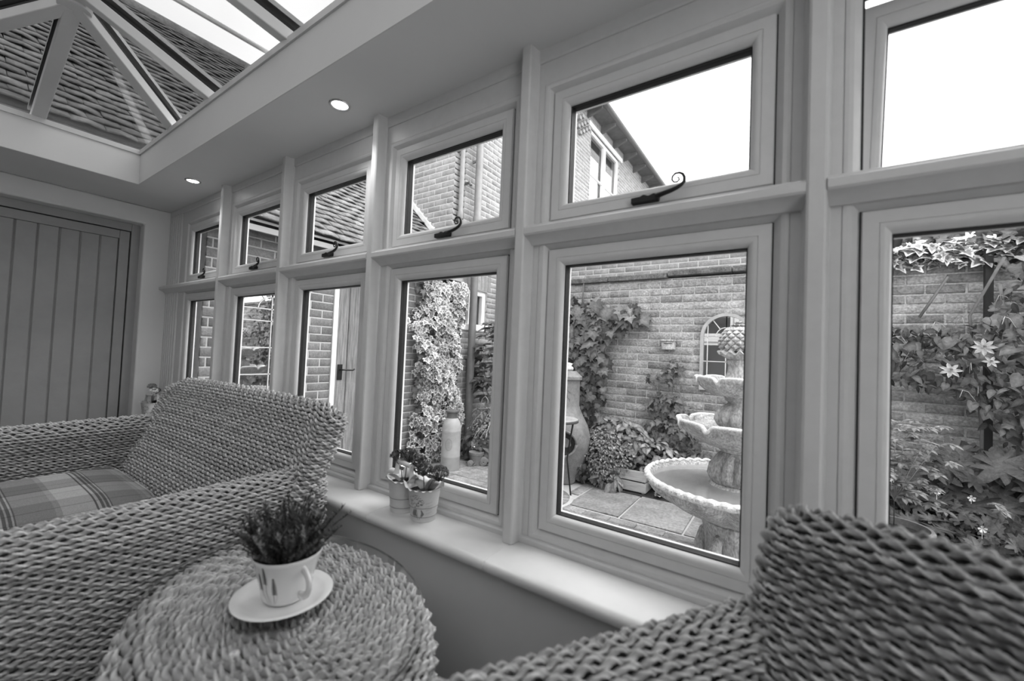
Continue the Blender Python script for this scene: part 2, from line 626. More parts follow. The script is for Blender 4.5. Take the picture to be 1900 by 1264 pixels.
# ------------------------------------------------------------------ windows
def monkey_tail(parent, x, y, z):
    """black curled stay: plate with a scrolled tail, axes x along the rail"""
    h = MB()
    prof = [(-0.034, -0.011), (0.038, -0.011), (0.040, 0.005), (0.026, 0.009), (0.012, 0.005), (-0.001, 0.010), (-0.010, 0.006), (-0.034, 0.005)]
    h.prism([(x + a, z + b) for a, b in prof], y - 0.018, y, 'y')
    base = h.build('handle', M['iron'], parent)
    bevel(base, 0.002, 2)
    pts = [(0.034, -0.003), (0.055, 0.001), (0.072, 0.004), (0.086, 0.008), (0.097, 0.014), (0.104, 0.022), (0.104, 0.032), (0.100, 0.041), (0.092, 0.046),
           (0.082, 0.046), (0.075, 0.040), (0.074, 0.031), (0.079, 0.024), (0.087, 0.023), (0.092, 0.028), (0.090, 0.034), (0.084, 0.035)]
    rs = [0.0075, 0.0065, 0.006, 0.0055, 0.005, 0.0045, 0.004, 0.0036, 0.0032, 0.003, 0.0028, 0.0026, 0.0024, 0.0024, 0.0024, 0.0022, 0.0016]
    MB().tube([(x + a, y - 0.020 - 0.006 * min(1, a * 12), z + b) for a, b in pts], rs, 8).build('curled_tail', M['iron'], base, True)
    return base


def sash(root, x0, x1, z0, z1, name, handle):
    e = bpy.data.objects.new(name, None)
    COL.objects.link(e)
    e.parent = root
    g = 0.003
    a, b, c, d = x0 + g, x1 - g, z0 + g, z1 - g

    def r(i, y):
        return (a + i, b - i, c + i, d - i, y)
    yf = Y0 + 0.004
    sect = [r(0, yf + .058), r(0, yf + .004), r(0.0015, yf), r(0.027, yf), r(0.0275, yf + 0.0015), r(0.0285, yf + 0.0015), r(0.029, yf), r(0.034, yf), r(0.040, yf + 0.002),
            r(0.045, yf + 0.006), r(0.048, yf + 0.011), r(0.0485, yf + 0.0125), r(RAIL - g, yf + 0.0125), r(RAIL - g, yf + 0.022), r(RAIL - g - 0.012, yf + 0.022), r(RAIL - g - 0.012, yf + 0.058)]
    f = MB().rings(sect).build('sash_frame', M['frame'], e, True, autos=25)
    # glazing: inner gasket, dark spacer, pale outer lip
    i0 = RAIL - g
    MB().rings([r(i0 - .001, yf + .020), r(i0 + .0035, yf + .020), r(i0 + .0035, yf + .024), r(i0 - .001, yf + .024)]).build('gasket', M['black'], e)
    MB().rings([r(i0 - .010, yf + .0245), r(i0 + .001, yf + .0245), r(i0 + .001, yf + .050), r(i0 - .010, yf + .050)]).build('spacer_bar', M['spacer'], e)
    MB().rings([r(i0 - .010, yf + .0505), r(i0 + .0015, yf + .0505), r(i0 + .0015, yf + .058), r(i0 - .010, yf + .058)]).build('outer_lip', M['wframe'], e)
    X0, X1, Z0, Z1, _ = r(i0 + .001, 0)
    MB().box(X0, X1, yf + 0.026, yf + 0.030, Z0, Z1).build('pane', M['glass'], e)
    if handle:
        h = monkey_tail(e, (x0 + x1) / 2 + 0.0, yf, z0 + 0.016)
    return e


for k in range(1, 7):
    xl = XL[k - 1]
    xr = xl + SW
    where = ['nearest the boarded door', 'second from the boarded door', 'third from the boarded door', 'above the two pots on the sill',
             'in front of the stone fountain', 'at the right edge with its top sash pushed open'][k - 1]
    root = empty('window_%d' % k, (0, 0, 0))
    struct(root, 'painted window bay with two sashes, ' + where, 'window')
    bx0, bx1 = xl - 0.076, xr + 0.076
    if k == 1:
        bx0 = -3.97
    # fixed frames, one round each opening, modelled inner face first
    for (za, zb, z0, z1) in ((1.57, CEIL, ZU0, ZU1), (SILL, 1.57, ZB0, ZB1)):
        def r(i, y, o=0):
            return (xl - i, xr + i, z0 - i, z1 + i, y)
        sect = [(bx0, bx1, za, zb, Y0 + 0.075), (bx0, bx1, za, zb, Y0), r(0.031, Y0), r(0.0305, Y0 + .0015), r(0.0295, Y0 + .0015), r(0.029, Y0 - .0015),
                r(0.022, Y0 - .003), r(0.014, Y0 - .001), r(0.007, Y0 + .006), r(0.0025, Y0 + .012), r(0.0, Y0 + .014), r(0.0, Y0 + 0.075)]
        MB().rings(sect).build('frame', M['frame'], root, True, autos=25)
        MB().rings([r(0.001, Y0 + .016), r(-0.0045, Y0 + .016), r(-0.0045, Y0 + .07), r(0.001, Y0 + .07)]).build('gasket', M['black'], root)
    # head strip and bottom moulding
    MB().prism([(Y0 + .01, 2.128), (Y0 - .004, 2.128), (Y0 - .007, 2.133), (Y0 - .007, CEIL + .002), (Y0 + .01, CEIL + .002)], bx0, bx1).build('head_strip', M['frame'], root)
    MB().prism([(Y0 + .01, SILL), (Y0 - .012, SILL), (Y0 - .012, SILL + .014), (Y0 - .008, SILL + .018), (Y0 + .01, SILL + .022)], bx0, bx1).build('base_moulding', M['frame'], root)
    sash(root, xl, xr, ZB0, ZB1, 'lower_sash', False)
    up = sash(root, xl, xr, ZU0, ZU1, 'upper_sash', True)
    if k == 6:
        # pushed open: hung from the top, swung outwards
        ang = math.radians(12)
        pz = ZU1
        up.rotation_euler = (ang, 0, 0)
        off = Vector((0, Y0 + 0.004, pz))
        rot = Matrix.Rotation(ang, 3, 'X')
        tgt = Vector((0, Y0 + 0.075, pz - 0.012))
        up.location = tgt - rot @ off
if True:
    mb = MB()
    for xx in (-3.965, -3.925, -3.885, -3.845, -3.80, -3.755):
        mb.prism([(xx, Y0 + .002), (xx, Y0 - .004), (xx + .006, Y0 - .009), (xx + .024, Y0 - .009), (xx + .030, Y0 - .004), (xx + .030, Y0 + .002)], SILL, 2.128, 'z')
    t = mb.build('trim_2', M['frame'])
    struct(t, 'ribbed upright moulding in the corner beside the door', 'moulding')
# filler right of window 6
t = MB().box(XL[5] + SW + 0.076, 1.6, Y0, Y0 + .075, SILL, CEIL).build('trim_3', M['frame'])
struct(t, 'plain frame panel beyond the last window', 'panel')
t = MB().box(-3.97, 1.6, Y0 + 0.02, Y0 + .1, 0.56, SILL).build('trim_13', M['frame'])
struct(t, 'frame base rail bedded on the sill', 'rail')
# mullions
n = 4
for k in range(1, 6):
    xc = (XL[k - 1] + SW + XL[k]) / 2
    p = 0.045
    prof = [(-.026, .004), (-.026, -.006), (-.023, -.010), (-.021, -.018), (-.019, -.028), (-.0175, -p), (-.013, -p - .003), (.013, -p - .003), (.0175, -p), (.019, -.028), (.021, -.018), (.023, -.010), (.026, -.006), (.026, .004)]
    mb = MB().prism([(xc + a, Y0 + b) for a, b in prof], SILL + 0.001, CEIL, 'z')
    t = mb.build('trim_%d' % n, M['frame'], None, True, autos=28)
    struct(t, 'rounded upright mullion between window bay %s' % ['nearest the door and the next', 'two and three from the door', 'three and four from the door', 'behind the pots and the fountain bay', 'of the fountain and the open window'][k - 1], 'mullion')
    n += 1
# transom noses, mitred short of the mullions
for k in range(1, 7):
    a = (XL[k - 1] - 0.076) + (0.018 if k > 1 else -0.0)
    b = XL[k - 1] + SW + 0.076 - 0.018
    if k == 1:
        a = -4.0 + 0.03
    prof = [(0.004, 1.600), (-.030, 1.600), (-.036, 1.597), (-.037, 1.592), (-.046, 1.590), (-.050, 1.586), (-.050, 1.569), (-.046, 1.564), (-.038, 1.562), (-.026, 1.556), (-.015, 1.547), (-.010, 1.541), (0.004, 1.540)]
    mb = MB().prism([(Y0 + p_, q_) for p_, q_ in prof], a, b, 'x')
    t = mb.build('trim_%d' % (n + 5), M['frame'], None, True, autos=28)
    struct(t, 'moulded transom ledge of the window bay ' + ['nearest the boarded door', 'second from the door', 'third from the door', 'above the two pots', 'above the fountain view', 'under the open top sash'][k - 1], 'transom')
    n += 1

# sill of glazed tiles
sr = empty('trim_30')
struct(sr, 'glazed tile window sill with a rounded nose', 'sill')
MB().prism([(Y0 + .01, .60), (Y0 + .01, SILL - .001), (.945, SILL - .001), (.935, SILL - .004), (.9275, SILL - .011), (.9255, SILL - .018), (.9285, SILL - .026), (.937, SILL - .032), (.96, SILL - .033), (.96, .60)], -3.966, 1.598, 'x').build('grout_bed', M['grout'], sr)
sx = -0.695 - 7 * 0.515
while sx < 1.6:
    a, b = max(sx + .0025, -3.968), min(sx + .515 - .0025, 1.6)
    if b - a > 0.02:
        prof = [(Y0 + .01, .607), (Y0 + .01, SILL), (.945, SILL), (.934, SILL - .003), (.926, SILL - .010), (.924, SILL - .018), (.927, SILL - .027), (.936, SILL - .033), (.96, SILL - .034), (.96, .607)]
        MB().prism(prof, a, b, 'x').build('tile', M['sill'], sr, True, autos=35)
    sx += .515

# ------------------------------------------------------------------ boarded door in the left wall
dr = empty('door_1')
struct(dr, 'pale boarded door with vertical planks in the end wall', 'door')
DX = -4.07
mb = MB()
mb.box(DX - .06, DX, -0.75, -0.69, 0, 2.04)
mb.box(DX - .06, DX, 0.897, 0.947, 0, 2.04)
mb.box(DX - .06, DX, -0.69, 0.897, 1.985, 2.041)
bevel(mb.build('door_frame', M['door'], dr), .003)
MB().box(DX - .06, DX - .03, -0.69, 0.9, 0, 1.99).build('shadow_gap', M['black'], dr)
mb = MB()
mb.box(DX - .03, DX - .004, 0.835, 0.890, 0.003, 1.978)
mb.box(DX - .03, DX - .004, -0.685, -0.630, 0.003, 1.978)
mb.box(DX - .03, DX - .004, -0.630, 0.835, 1.918, 1.978)
bevel(mb.build('leaf_frame', M['door'], dr), .003)
y = 0.833
while y > -0.62:
    y1 = max(y - 0.0975, -0.63)
    prof = [(DX - .028, y), (DX - .018, y), (DX - .010, y - .007), (DX - .010, y1 + .007), (DX - .018, y1 + .0005), (DX - .028, y1 + .0005)]
    MB().prism(prof, 0.004, 1.916, 'z').build('plank', M['door'], dr)
    y = y1
bb = MB().box(-3.97, -3.955, 0.95, 0.965, 0.0, 0.09).build('baseboard_left', M['frame'])
struct(bb, 'narrow skirting board on the end wall', 'skirting board')

# ------------------------------------------------------------------ downlights
for i, (x, lab) in enumerate(((-1.521, 'round recessed ceiling downlight above the window with the pots'), (-3.041, 'round recessed ceiling downlight nearest the boarded door'))):
    r0 = empty('downlight', (x, 0.932, CEIL), 0, lab, 'downlight', 'recessed downlights along the window ceiling')
    MB().lathe([(.030, 0.004), (.030, -.003), (.034, -.005), (.040, -.004), (.042, 0.0005)], 36).build('trim_ring', M['chrome'], r0, True)
    MB().lathe([(1e-6, .0015), (.029, .0015), (.029, .004), (1e-6, .004)][::-1], 30, (0, 0, -.004)).build('lamp', emis('lamp_glow_%d' % i, 6.0), r0)
    L = bpy.data.lights.new('downlight_beam', 'SPOT')
    L.energy = 3.0
    L.spot_size = math.radians(110)
    L.spot_blend = 0.8
    L.shadow_soft_size = 0.03
    lo = bpy.data.objects.new('downlight_beam', L)
    COL.objects.link(lo)
    lo.parent = r0
    lo.location = (0, 0, -.02)

# ------------------------------------------------------------------ roof lantern
lr = empty('roof_lantern', (0, 0, 0), 0, 'glazed roof lantern with pale sloping bars over the room', 'roof lantern')
lr['kind'] = 'structure'
BOSS = Vector((-2.66, 0.345, 2.674))


def rafter(p, q, w=0.056):
    p, q = Vector(p), Vector(q)
    r_ = MB().bar(p, q, w, 0.045).build('rafter', M['lantern'], lr)
    bevel(r_, .004)
    d = (q - p).normalized()
    MB().bar(p, q, w * 0.8, 0.014, dh=.030).build('gasket', M['black'], r_)
    MB().bar(p, q, w * 1.25, 0.018, dh=.062).build('outer_cap', M['lantern'], r_)


Y2 = 2 * 0.345 - OY1
rafter((-3.50, 0.345, 2.385), BOSS)
rafter((-2.93, OY1 + .03, 2.385), BOSS)
rafter((-2.38, OY1 + .03, 2.385), BOSS + Vector((0.10, 0, 0)))
E2 = Vector((0.1, 0.0, 2.72))
rid = [BOSS, Vector((-1.0, .15, 2.70)), Vector((0.0, 0.0, 2.72))]
rafter((-1.64, OY1 + .03, 2.385), (-1.95, 0.33, 2.69))
rafter((-0.90, OY1 + .03, 2.385), (-1.1, 0.2, 2.70))
rafter((-0.16, OY1 + .03, 2.385), (-.3, 0.05, 2.71))
rafter((-3.48, -0.2, 2.385), BOSS)
rafter((-2.93, OY0 - .03, 2.385), (-2.6, 0.2, 2.68))
rafter((-2.1, OY0 - .03, 2.385), (-2.0, 0.2, 2.69))
rafter((-1.2, OY0 - .03, 2.385), (-1.2, 0.15, 2.70))
rafter((-.3, OY0 - .03, 2.385), (-.3, 0.0, 2.71))
rafter(BOSS, (-1.0, .18, 2.70), 0.07)
rafter((-1.0, .18, 2.70), (0.78, -.1, 2.72), 0.07)
MB().lathe([(1e-6, -.03), (.055, -.03), (.06, .02), (1e-6, .03)][::1], 20, tuple(BOSS)).build('boss', M['lantern'], lr, True, autos=30)
MB().tube([(-1.82, OY1 + .02, 2.405), (-1.88, .488, 2.44), (-1.95, .34, 2.47)], 0.009, 8).build('tie_rod', M['lantern'], lr)


def pane(*pts):
    up_ = Vector((0, 0, .032))
    v = [Vector(p) + up_ for p in pts] + [Vector(p) + up_ + Vector((0, 0, .006)) for p in pts]
    n_ = len(pts)
    f = [tuple(range(n_))[::-1], tuple(range(n_, 2 * n_))] + [(i, (i + 1) % n_, (i + 1) % n_ + n_, i + n_) for i in range(n_)]
    MB().add(v, f).build('pane', M['rglass'], lr)


yk = OY1 + .05
zk = 2.385
xk = OX0 - .05
pane((xk, yk, zk), (-2.93, yk, zk), BOSS)
pane((xk, .345, zk), (xk, yk, zk), BOSS)
pane((xk, -.2, zk), (xk, .345, zk), BOSS)
pane((-2.93, yk, zk), (-2.38, yk, zk), BOSS)
pane((-2.38, yk, zk), (-1.64, yk, zk), (-1.95, .33, 2.69), BOSS)
pane((-1.64, yk, zk), (-0.9, yk, zk), (-1.1, .2, 2.70), (-1.95, .33, 2.69))
pane((-0.9, yk, zk), (-.16, yk, zk), (-.3, .05, 2.71), (-1.1, .2, 2.70))
pane((-.16, yk, zk), (OX1 + .05, yk, zk), (.78, -.1, 2.72), (-.3, .05, 2.71))
yb = OY0 - .05
pane((xk, yb, zk), (xk, -.2, zk), BOSS)
pane((xk, yb, zk), BOSS, (-1.0, .18, 2.70), (-1.0, yb, zk))
pane((-1.0, yb, zk), (-1.0, .18, 2.70), (.78, -.1, 2.72), (OX1 + .05, yb, zk))


# ------------------------------------------------------------------ woven rush
def weave_mesh(name, surf, vs, per_fn, m, r=0.0055, amp=0.0030, stake=0.0205, closed=True, lay=0.021, u0=0.0, u1=1.0, spp=4):
    """rows of twisted cord on a surface. surf(u, v)->(n,3) with u an array; per_fn(v)=length of the row in metres"""
    Vs, Fs, off = [], [], 0
    sec = 6
    for i, v in enumerate(vs):
        L = per_fn(v)
        ns = max(6, int(round(L / stake)))
        if closed and ns % 2:
            ns += 1
        n = ns * spp
        u = np.linspace(u0, u1, n, endpoint=not closed)
        e = 1e-3
        P = surf(u, v)
        Tu = surf(u + e, v) - surf(u - e, v)
        Tv = surf(u, min(v + e, 1.0)) - surf(u, v - e)
        Tu /= np.linalg.norm(Tu, axis=1, keepdims=True) + 1e-12
        N = np.cross(Tu, Tv)
        N /= np.linalg.norm(N, axis=1, keepdims=True) + 1e-12
        B = np.cross(Tu, N)
        s = np.arange(n) / spp
        jit = rng.normal(0, 0.0007, n)
        C = P + N * (amp * np.cos(PI * s + PI * i) + jit)[:, None] + B * (rng.normal(0, 0.0005, n))[:, None]
        ang = 2 * PI * (np.arange(n) * (L / n)) / lay * 0.5 + rng.uniform(0, 6)
        a_, b_ = r * 1.13, r * 0.76
        ring = []
        for k in range(sec):
            t = 2 * PI * k / sec
            ex, ey = a_ * math.cos(t), b_ * math.sin(t)
            x = ex * np.cos(ang) - ey * np.sin(ang)
            y = ex * np.sin(ang) + ey * np.cos(ang)
            ring.append(C + N * x[:, None] + B * y[:, None])
        R_ = np.stack(ring, 1).reshape(-1, 3)
        Vs.append(R_)
        mm = n if closed else n - 1
        i0 = np.arange(mm)
        i1 = (i0 + 1) % n
        for k in range(sec):
            k2 = (k + 1) % sec
            Fs.append(np.stack([i0 * sec + k, i0 * sec + k2, i1 * sec + k2, i1 * sec + k], 1) + off)
        off += n * sec
    me = np_mesh(name, np.concatenate(Vs), np.concatenate(Fs), m, True)
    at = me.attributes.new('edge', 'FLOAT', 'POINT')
    pat_ = np.abs(np.cos(2 * PI * np.arange(sec) / sec)).astype(np.float32)  # grooves between strands get a darker colour, shade painted into the cord
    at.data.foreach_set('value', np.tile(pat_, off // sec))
    return me


def shell_mesh(name, surf, m, nu=60, nv=14, inset=0.006):
    u = np.linspace(0, 1, nu, endpoint=False)
    V, F = [], []
    for j in range(nv):
        v = j / (nv - 1)
        v = min(max(v, 0.002), 0.999)
        P = surf(u, v)
        e = 1e-3
        Tu = surf(u + e, v) - surf(u - e, v)
        Tv = surf(u, min(v + e, 1.0)) - surf(u, v - e)
        N = np.cross(Tu, Tv)
        N /= np.linalg.norm(N, axis=1, keepdims=True) + 1e-12
        V.append(P - N * inset)
    for j in range(nv - 1):
        i0 = np.arange(nu)
        i1 = (i0 + 1) % nu
        F.append(np.stack([j * nu + i0, j * nu + i1, (j + 1) * nu + i1, (j + 1) * nu + i0], 1))
    return np_mesh(name, np.concatenate(V), np.concatenate(F), m, True)


def slab_surf(P0, P1, zb, ztop, h, rake=None, bow=None):
    """upright rounded slab whose plan runs from P0 to P1 (x, y); ztop(s) top height; rake(z) sideways shift; bow(s) plan curve"""
    P0 = np.array(P0, float)
    P1 = np.array(P1, float)
    L = np.linalg.norm(P1 - P0)
    d = (P1 - P0) / L
    nrm = np.array([d[1], -d[0]])
    per = 2 * L + 2 * PI * h
    H = 1.0

    def surf(u, v):
        u = np.mod(u, 1.0) * per
        # arc split: straight side then quarter round
        hh = h * PI / 2
        tot = (0.55 + hh)
        vv = v * tot
        if vv < 0.55:
            fz, t, top = vv / 0.55, h, 0.0
        else:
            a = (vv - 0.55) / hh * PI / 2
            fz, t, top = 1.0, h * math.cos(a) + 1e-4, h * math.sin(a)
        s = np.zeros_like(u)
        offn = np.zeros_like(u)
        offd = np.zeros_like(u)
        c1 = u < L
        c2 = (u >= L) & (u < L + PI * h)
        c3 = (u >= L + PI * h) & (u < 2 * L + PI * h)
        c4 = u >= 2 * L + PI * h
        s[c1] = u[c1]
        offn[c1] = t
        a = (u[c2] - L) / h
        s[c2] = L
        offn[c2] = t * np.cos(a)
        offd[c2] = t * np.sin(a)
        s[c3] = L - (u[c3] - L - PI * h)
        offn[c3] = -t
        a = (u[c4] - 2 * L - PI * h) / h
        s[c4] = 0
        offn[c4] = -t * np.cos(a)
        offd[c4] = -t * np.sin(a)
        sn = s / L
        zt = ztop(sn)
        z = zb + (zt - h - zb) * fz + top
        o = offn.copy()
        if rake is not None:
            o = o + rake(z)
        if bow is not None:
            o = o + bow(sn)
        xy = P0[None, :] + d[None, :] * (s + offd)[:, None] + nrm[None, :] * o[:, None]
        return np.concatenate([xy, z[:, None]], 1)
    return surf, per


def woven_slab(root, name, P0, P1, zb, ztop, h, m, rake=None, bow=None, pitch=0.0102, hgt=0.6, stake=0.0205, lay=0.021, amp=0.0030):
    surf, per = slab_surf(P0, P1, zb, ztop, h, rake, bow)
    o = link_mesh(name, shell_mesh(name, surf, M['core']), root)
    rows = int(hgt / pitch)
    tot = 0.55 + h * PI / 2
    frac = 0.55 / tot
    # rows evenly spaced on the straight side, then over the roll
    ls = hgt
    side_rows = max(3, int(ls / pitch))
    top_rows = max(3, int(h * PI / 2 / pitch))
    vs = [frac * (i + .5) / side_rows for i in range(side_rows)] + [frac + (1 - frac) * (i + .5) / top_rows for i in range(top_rows)]
    wv = link_mesh('woven_cord', weave_mesh('woven_cord', surf, vs, lambda v: per, m, r=pitch * .53, stake=stake, lay=lay, amp=amp), o)
    wv['kind'] = 'stuff'
    return o


def sst(a, b, x):
    t = np.clip((x - a) / (b - a), 0, 1)
    return t * t * (3 - 2 * t)


def plan_box_surf(x0, x1, y0, y1, z0, z1, rr):
    w, d = x1 - x0 - 2 * rr, y1 - y0 - 2 * rr
    per = 2 * (w + d) + 2 * PI * rr

    def surf(u, v):
        t = np.mod(u, 1) * per
        segs = [(w, (x0 + rr, y0), (1, 0), None), (PI * rr / 2, (x1 - rr, y0 + rr), None, -PI / 2), (d, (x1, y0 + rr), (0, 1), None), (PI * rr / 2, (x1 - rr, y1 - rr), None, 0),
                (w, (x1 - rr, y1), (-1, 0), None), (PI * rr / 2, (x0 + rr, y1 - rr), None, PI / 2), (d, (x0, y1 - rr), (0, -1), None), (PI * rr / 2, (x0 + rr, y0 + rr), None, PI)]
        X = np.zeros_like(t)
        Y = np.zeros_like(t)
        acc = 0
        for L, p, dr_, a0 in segs:
            c = (t >= acc) & (t <= acc + L)
            q = t[c] - acc
            if dr_:
                X[c] = p[0] + dr_[0] * q
                Y[c] = p[1] + dr_[1] * q
            else:
                X[c] = p[0] + rr * np.cos(a0 + q / rr)
                Y[c] = p[1] + rr * np.sin(a0 + q / rr)
            acc += L
        Z = np.full_like(t, z0 + (z1 - z0) * v)
        return np.stack([X, Y, Z], 1)
    return surf, per


def woven_base(root, name, x0, x1, y0, y1, z0, z1, m, pitch=0.02):
    surf, per = plan_box_surf(x0, x1, y0, y1, z0, z1, 0.05)
    b = MB().box(x0 + .012, x1 - .012, y0 + .012, y1 - .012, z0, z1)
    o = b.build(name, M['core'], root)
    n_ = int((z1 - z0) / pitch)
    wv = link_mesh('woven_cord', weave_mesh('woven_cord', surf, [(i + .5) / n_ for i in range(n_)], lambda v: per, m, r=pitch * .5, stake=.04, lay=.03), o)
    wv['kind'] = 'stuff'
    return o


# sofa: back to the window, open side towards -y
sofa = empty('wicker_sofa', (-2.09, 0.30, 0), 0, 'two-seat woven rush sofa with its back against the window sill', 'sofa')


def sl(x, y):
    return (x + 2.09, y - 0.30)


def rake_back(z):
    return -(0.27 * sst(0.40, 1.02, z) + 0.0 * z)


def ztop_back(s):
    # s 0 = right end (near), 1 = left end
    return 0.985 - 0.02 * sst(0.85, 1.0, s) - 0.02 * (1 - sst(0, .10, s)) + 0.012 * np.sin(PI * s)


def bow_back(s):
    return 0.05 * (1 - (2 * s - 1) ** 2) * -1.0


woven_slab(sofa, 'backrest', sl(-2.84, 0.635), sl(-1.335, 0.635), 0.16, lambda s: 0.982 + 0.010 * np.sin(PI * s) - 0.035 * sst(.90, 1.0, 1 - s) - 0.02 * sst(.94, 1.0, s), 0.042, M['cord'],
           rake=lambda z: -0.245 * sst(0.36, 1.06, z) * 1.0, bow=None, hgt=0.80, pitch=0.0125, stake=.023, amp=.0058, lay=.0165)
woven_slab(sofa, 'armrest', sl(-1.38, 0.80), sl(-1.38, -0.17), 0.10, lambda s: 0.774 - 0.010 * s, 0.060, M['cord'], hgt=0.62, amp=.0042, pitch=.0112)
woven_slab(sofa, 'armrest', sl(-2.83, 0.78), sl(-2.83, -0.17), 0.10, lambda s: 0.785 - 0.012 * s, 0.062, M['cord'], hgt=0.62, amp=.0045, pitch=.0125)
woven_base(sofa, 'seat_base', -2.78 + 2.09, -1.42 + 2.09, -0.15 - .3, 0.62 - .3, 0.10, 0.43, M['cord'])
for (x, y) in ((-.78, -.44), (.70, -.44), (-.74, .36), (.70, .36)):
    MB().lathe([(.018, 0), (.026, .12)], 12, (x, y, 0)).build('leg', M['bark'], sofa, True)


def cushion(name, x0, x1, y0, y1, z0, z1, label, group):
    cx, cy = (x0 + x1) / 2, (y0 + y1) / 2
    w, d, h = (x1 - x0) / 2, (y1 - y0) / 2, z1 - z0
    root = empty(name, (cx, cy, z0), 0, label, 'cushion', group)
    n_ = 22
    g = np.linspace(-1, 1, n_)
    X, Y = np.meshgrid(g, g, indexing='ij')
    rx = 0.06
    fall = (1 - np.abs(X) ** 5) * (1 - np.abs(Y) ** 5)
    sx_ = X * (w - .01 * np.abs(Y) ** 6)
    sy_ = Y * (d - .01 * np.abs(X) ** 6)
    top = np.stack([sx_, sy_, h - .022 + .030 * fall], -1).reshape(-1, 3)
    bot = np.stack([sx_, sy_, .018 - .016 * fall], -1).reshape(-1, 3)
    V = np.concatenate([top, bot])
    F = []
    for i in range(n_ - 1):
        for j in range(n_ - 1):
            a = i * n_ + j
            F.append((a, a + n_, a + n_ + 1, a + 1))
            b = a + n_ * n_
            F.append((b, b + 1, b + n_ + 1, b + n_))
    edge = [(i, 0) for i in range(n_)] + [(n_ - 1, j) for j in range(1, n_)] + [(i, n_ - 1) for i in range(n_ - 2, -1, -1)] + [(0, j) for j in range(n_ - 2, 0, -1)]
    ids = [i * n_ + j for i, j in edge]
    m_ = len(ids)
    for k in range(m_):
        a, b = ids[k], ids[(k + 1) % m_]
        F.append((b, a, a + n_ * n_, b + n_ * n_))
    link_mesh('cover', np_mesh('cover', V, F, M['plaid'], True), root)
    for zz, off in ((top, 0), (bot, 1)):
        pts = [Vector(zz[i]) + Vector((0, 0, .001)) for i in ids]
        pts.append(pts[0])
        MB().tube(pts, 0.0045, 6).build('piping', M['plaid'], root, True)
    return root


cushion('seat_cushion', -2.765, -2.105, -0.13, 0.60, 0.435, 0.578, 'plaid seat cushion at the far end of the wicker sofa', 'plaid sofa cushions')
cushion('seat_cushion', -2.095, -1.435, -0.13, 0.60, 0.435, 0.568, 'plaid seat cushion at the near end of the wicker sofa, mostly hidden by the arm', 'plaid sofa cushions')

# armchair at lower right, same weave
CH = empty('wicker_armchair', (0.126, 0.2415, 0), math.radians(-33), 'woven rush armchair with its back to the open window at lower right', 'armchair')
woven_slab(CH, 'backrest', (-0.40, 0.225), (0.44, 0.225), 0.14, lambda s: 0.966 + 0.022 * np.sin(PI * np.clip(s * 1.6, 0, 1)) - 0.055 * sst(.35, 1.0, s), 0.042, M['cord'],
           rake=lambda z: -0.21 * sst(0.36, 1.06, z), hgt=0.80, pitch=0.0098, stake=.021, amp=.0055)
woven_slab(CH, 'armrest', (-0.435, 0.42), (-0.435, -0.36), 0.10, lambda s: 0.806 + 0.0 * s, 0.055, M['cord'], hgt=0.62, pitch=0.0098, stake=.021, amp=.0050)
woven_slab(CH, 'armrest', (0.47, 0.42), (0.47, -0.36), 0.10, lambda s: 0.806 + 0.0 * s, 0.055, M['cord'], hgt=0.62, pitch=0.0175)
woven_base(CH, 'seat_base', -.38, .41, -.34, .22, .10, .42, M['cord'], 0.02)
for (x, y) in ((-.40, -.32), (.44, -.32), (-.40, .32), (.44, .32)):
    MB().lathe([(.018, 0), (.026, .12)], 12, (x, y, 0)).build('leg', M['bark'], CH, True)

# ------------------------------------------------------------------ oval table with glass top
TC = (-0.907, 0.491)
TROT = math.radians(-9.4)
table = empty('wicker_side_table', (TC[0], TC[1], 0), TROT, 'oval woven rush side table with a glass top, in front of the sofa arm', 'side table')
TA, TB = 0.386, 0.284
TZ = 0.622


def table_surf(u, v):
    a = u * 2 * PI
    rb = 0.055
    Ls, Lr, Lt = 0.5, rb * PI / 2, 0.30
    tot = Ls + Lr + Lt
    q = v * tot
    if q < Ls:
        z, k = 0.04 + (TZ - rb - .04) * q / Ls, 0.0
        A_, B_ = TA, TB
    elif q < Ls + Lr:
        an = (q - Ls) / rb
        z = TZ - rb + rb * math.sin(an)
        A_, B_ = TA - rb * (1 - math.cos(an)), TB - rb * (1 - math.cos(an))
    else:
        f = (q - Ls - Lr) / Lt
        A0, B0 = TA - rb, TB - rb
        A_, B_ = A0 * (1 - f) + .115 * 0 + 0.09 * f, B0 * (1 - f) + 0.004 * f
        z = TZ
    return np.stack([A_ * np.cos(a), B_ * np.sin(a), np.full_like(a, z)], 1)


def table_per(v):
    P_ = table_surf(np.linspace(0, 1, 60), v)
    return float(np.linalg.norm(np.diff(P_, axis=0), axis=1).sum())


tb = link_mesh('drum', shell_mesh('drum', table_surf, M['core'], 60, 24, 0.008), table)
tot = 0.5 + 0.055 * PI / 2 + 0.30
pt = 0.0150
nrow = int(tot / pt)
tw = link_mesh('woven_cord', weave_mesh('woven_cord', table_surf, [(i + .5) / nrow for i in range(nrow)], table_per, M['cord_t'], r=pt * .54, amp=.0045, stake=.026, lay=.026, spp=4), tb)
tw['kind'] = 'stuff'


def oval(a, b, z0, z1, n_=96):
    v = [(a * math.cos(2 * PI * k / n_), b * math.sin(2 * PI * k / n_), z) for z in (z0, z1) for k in range(n_)]
    return v, n_


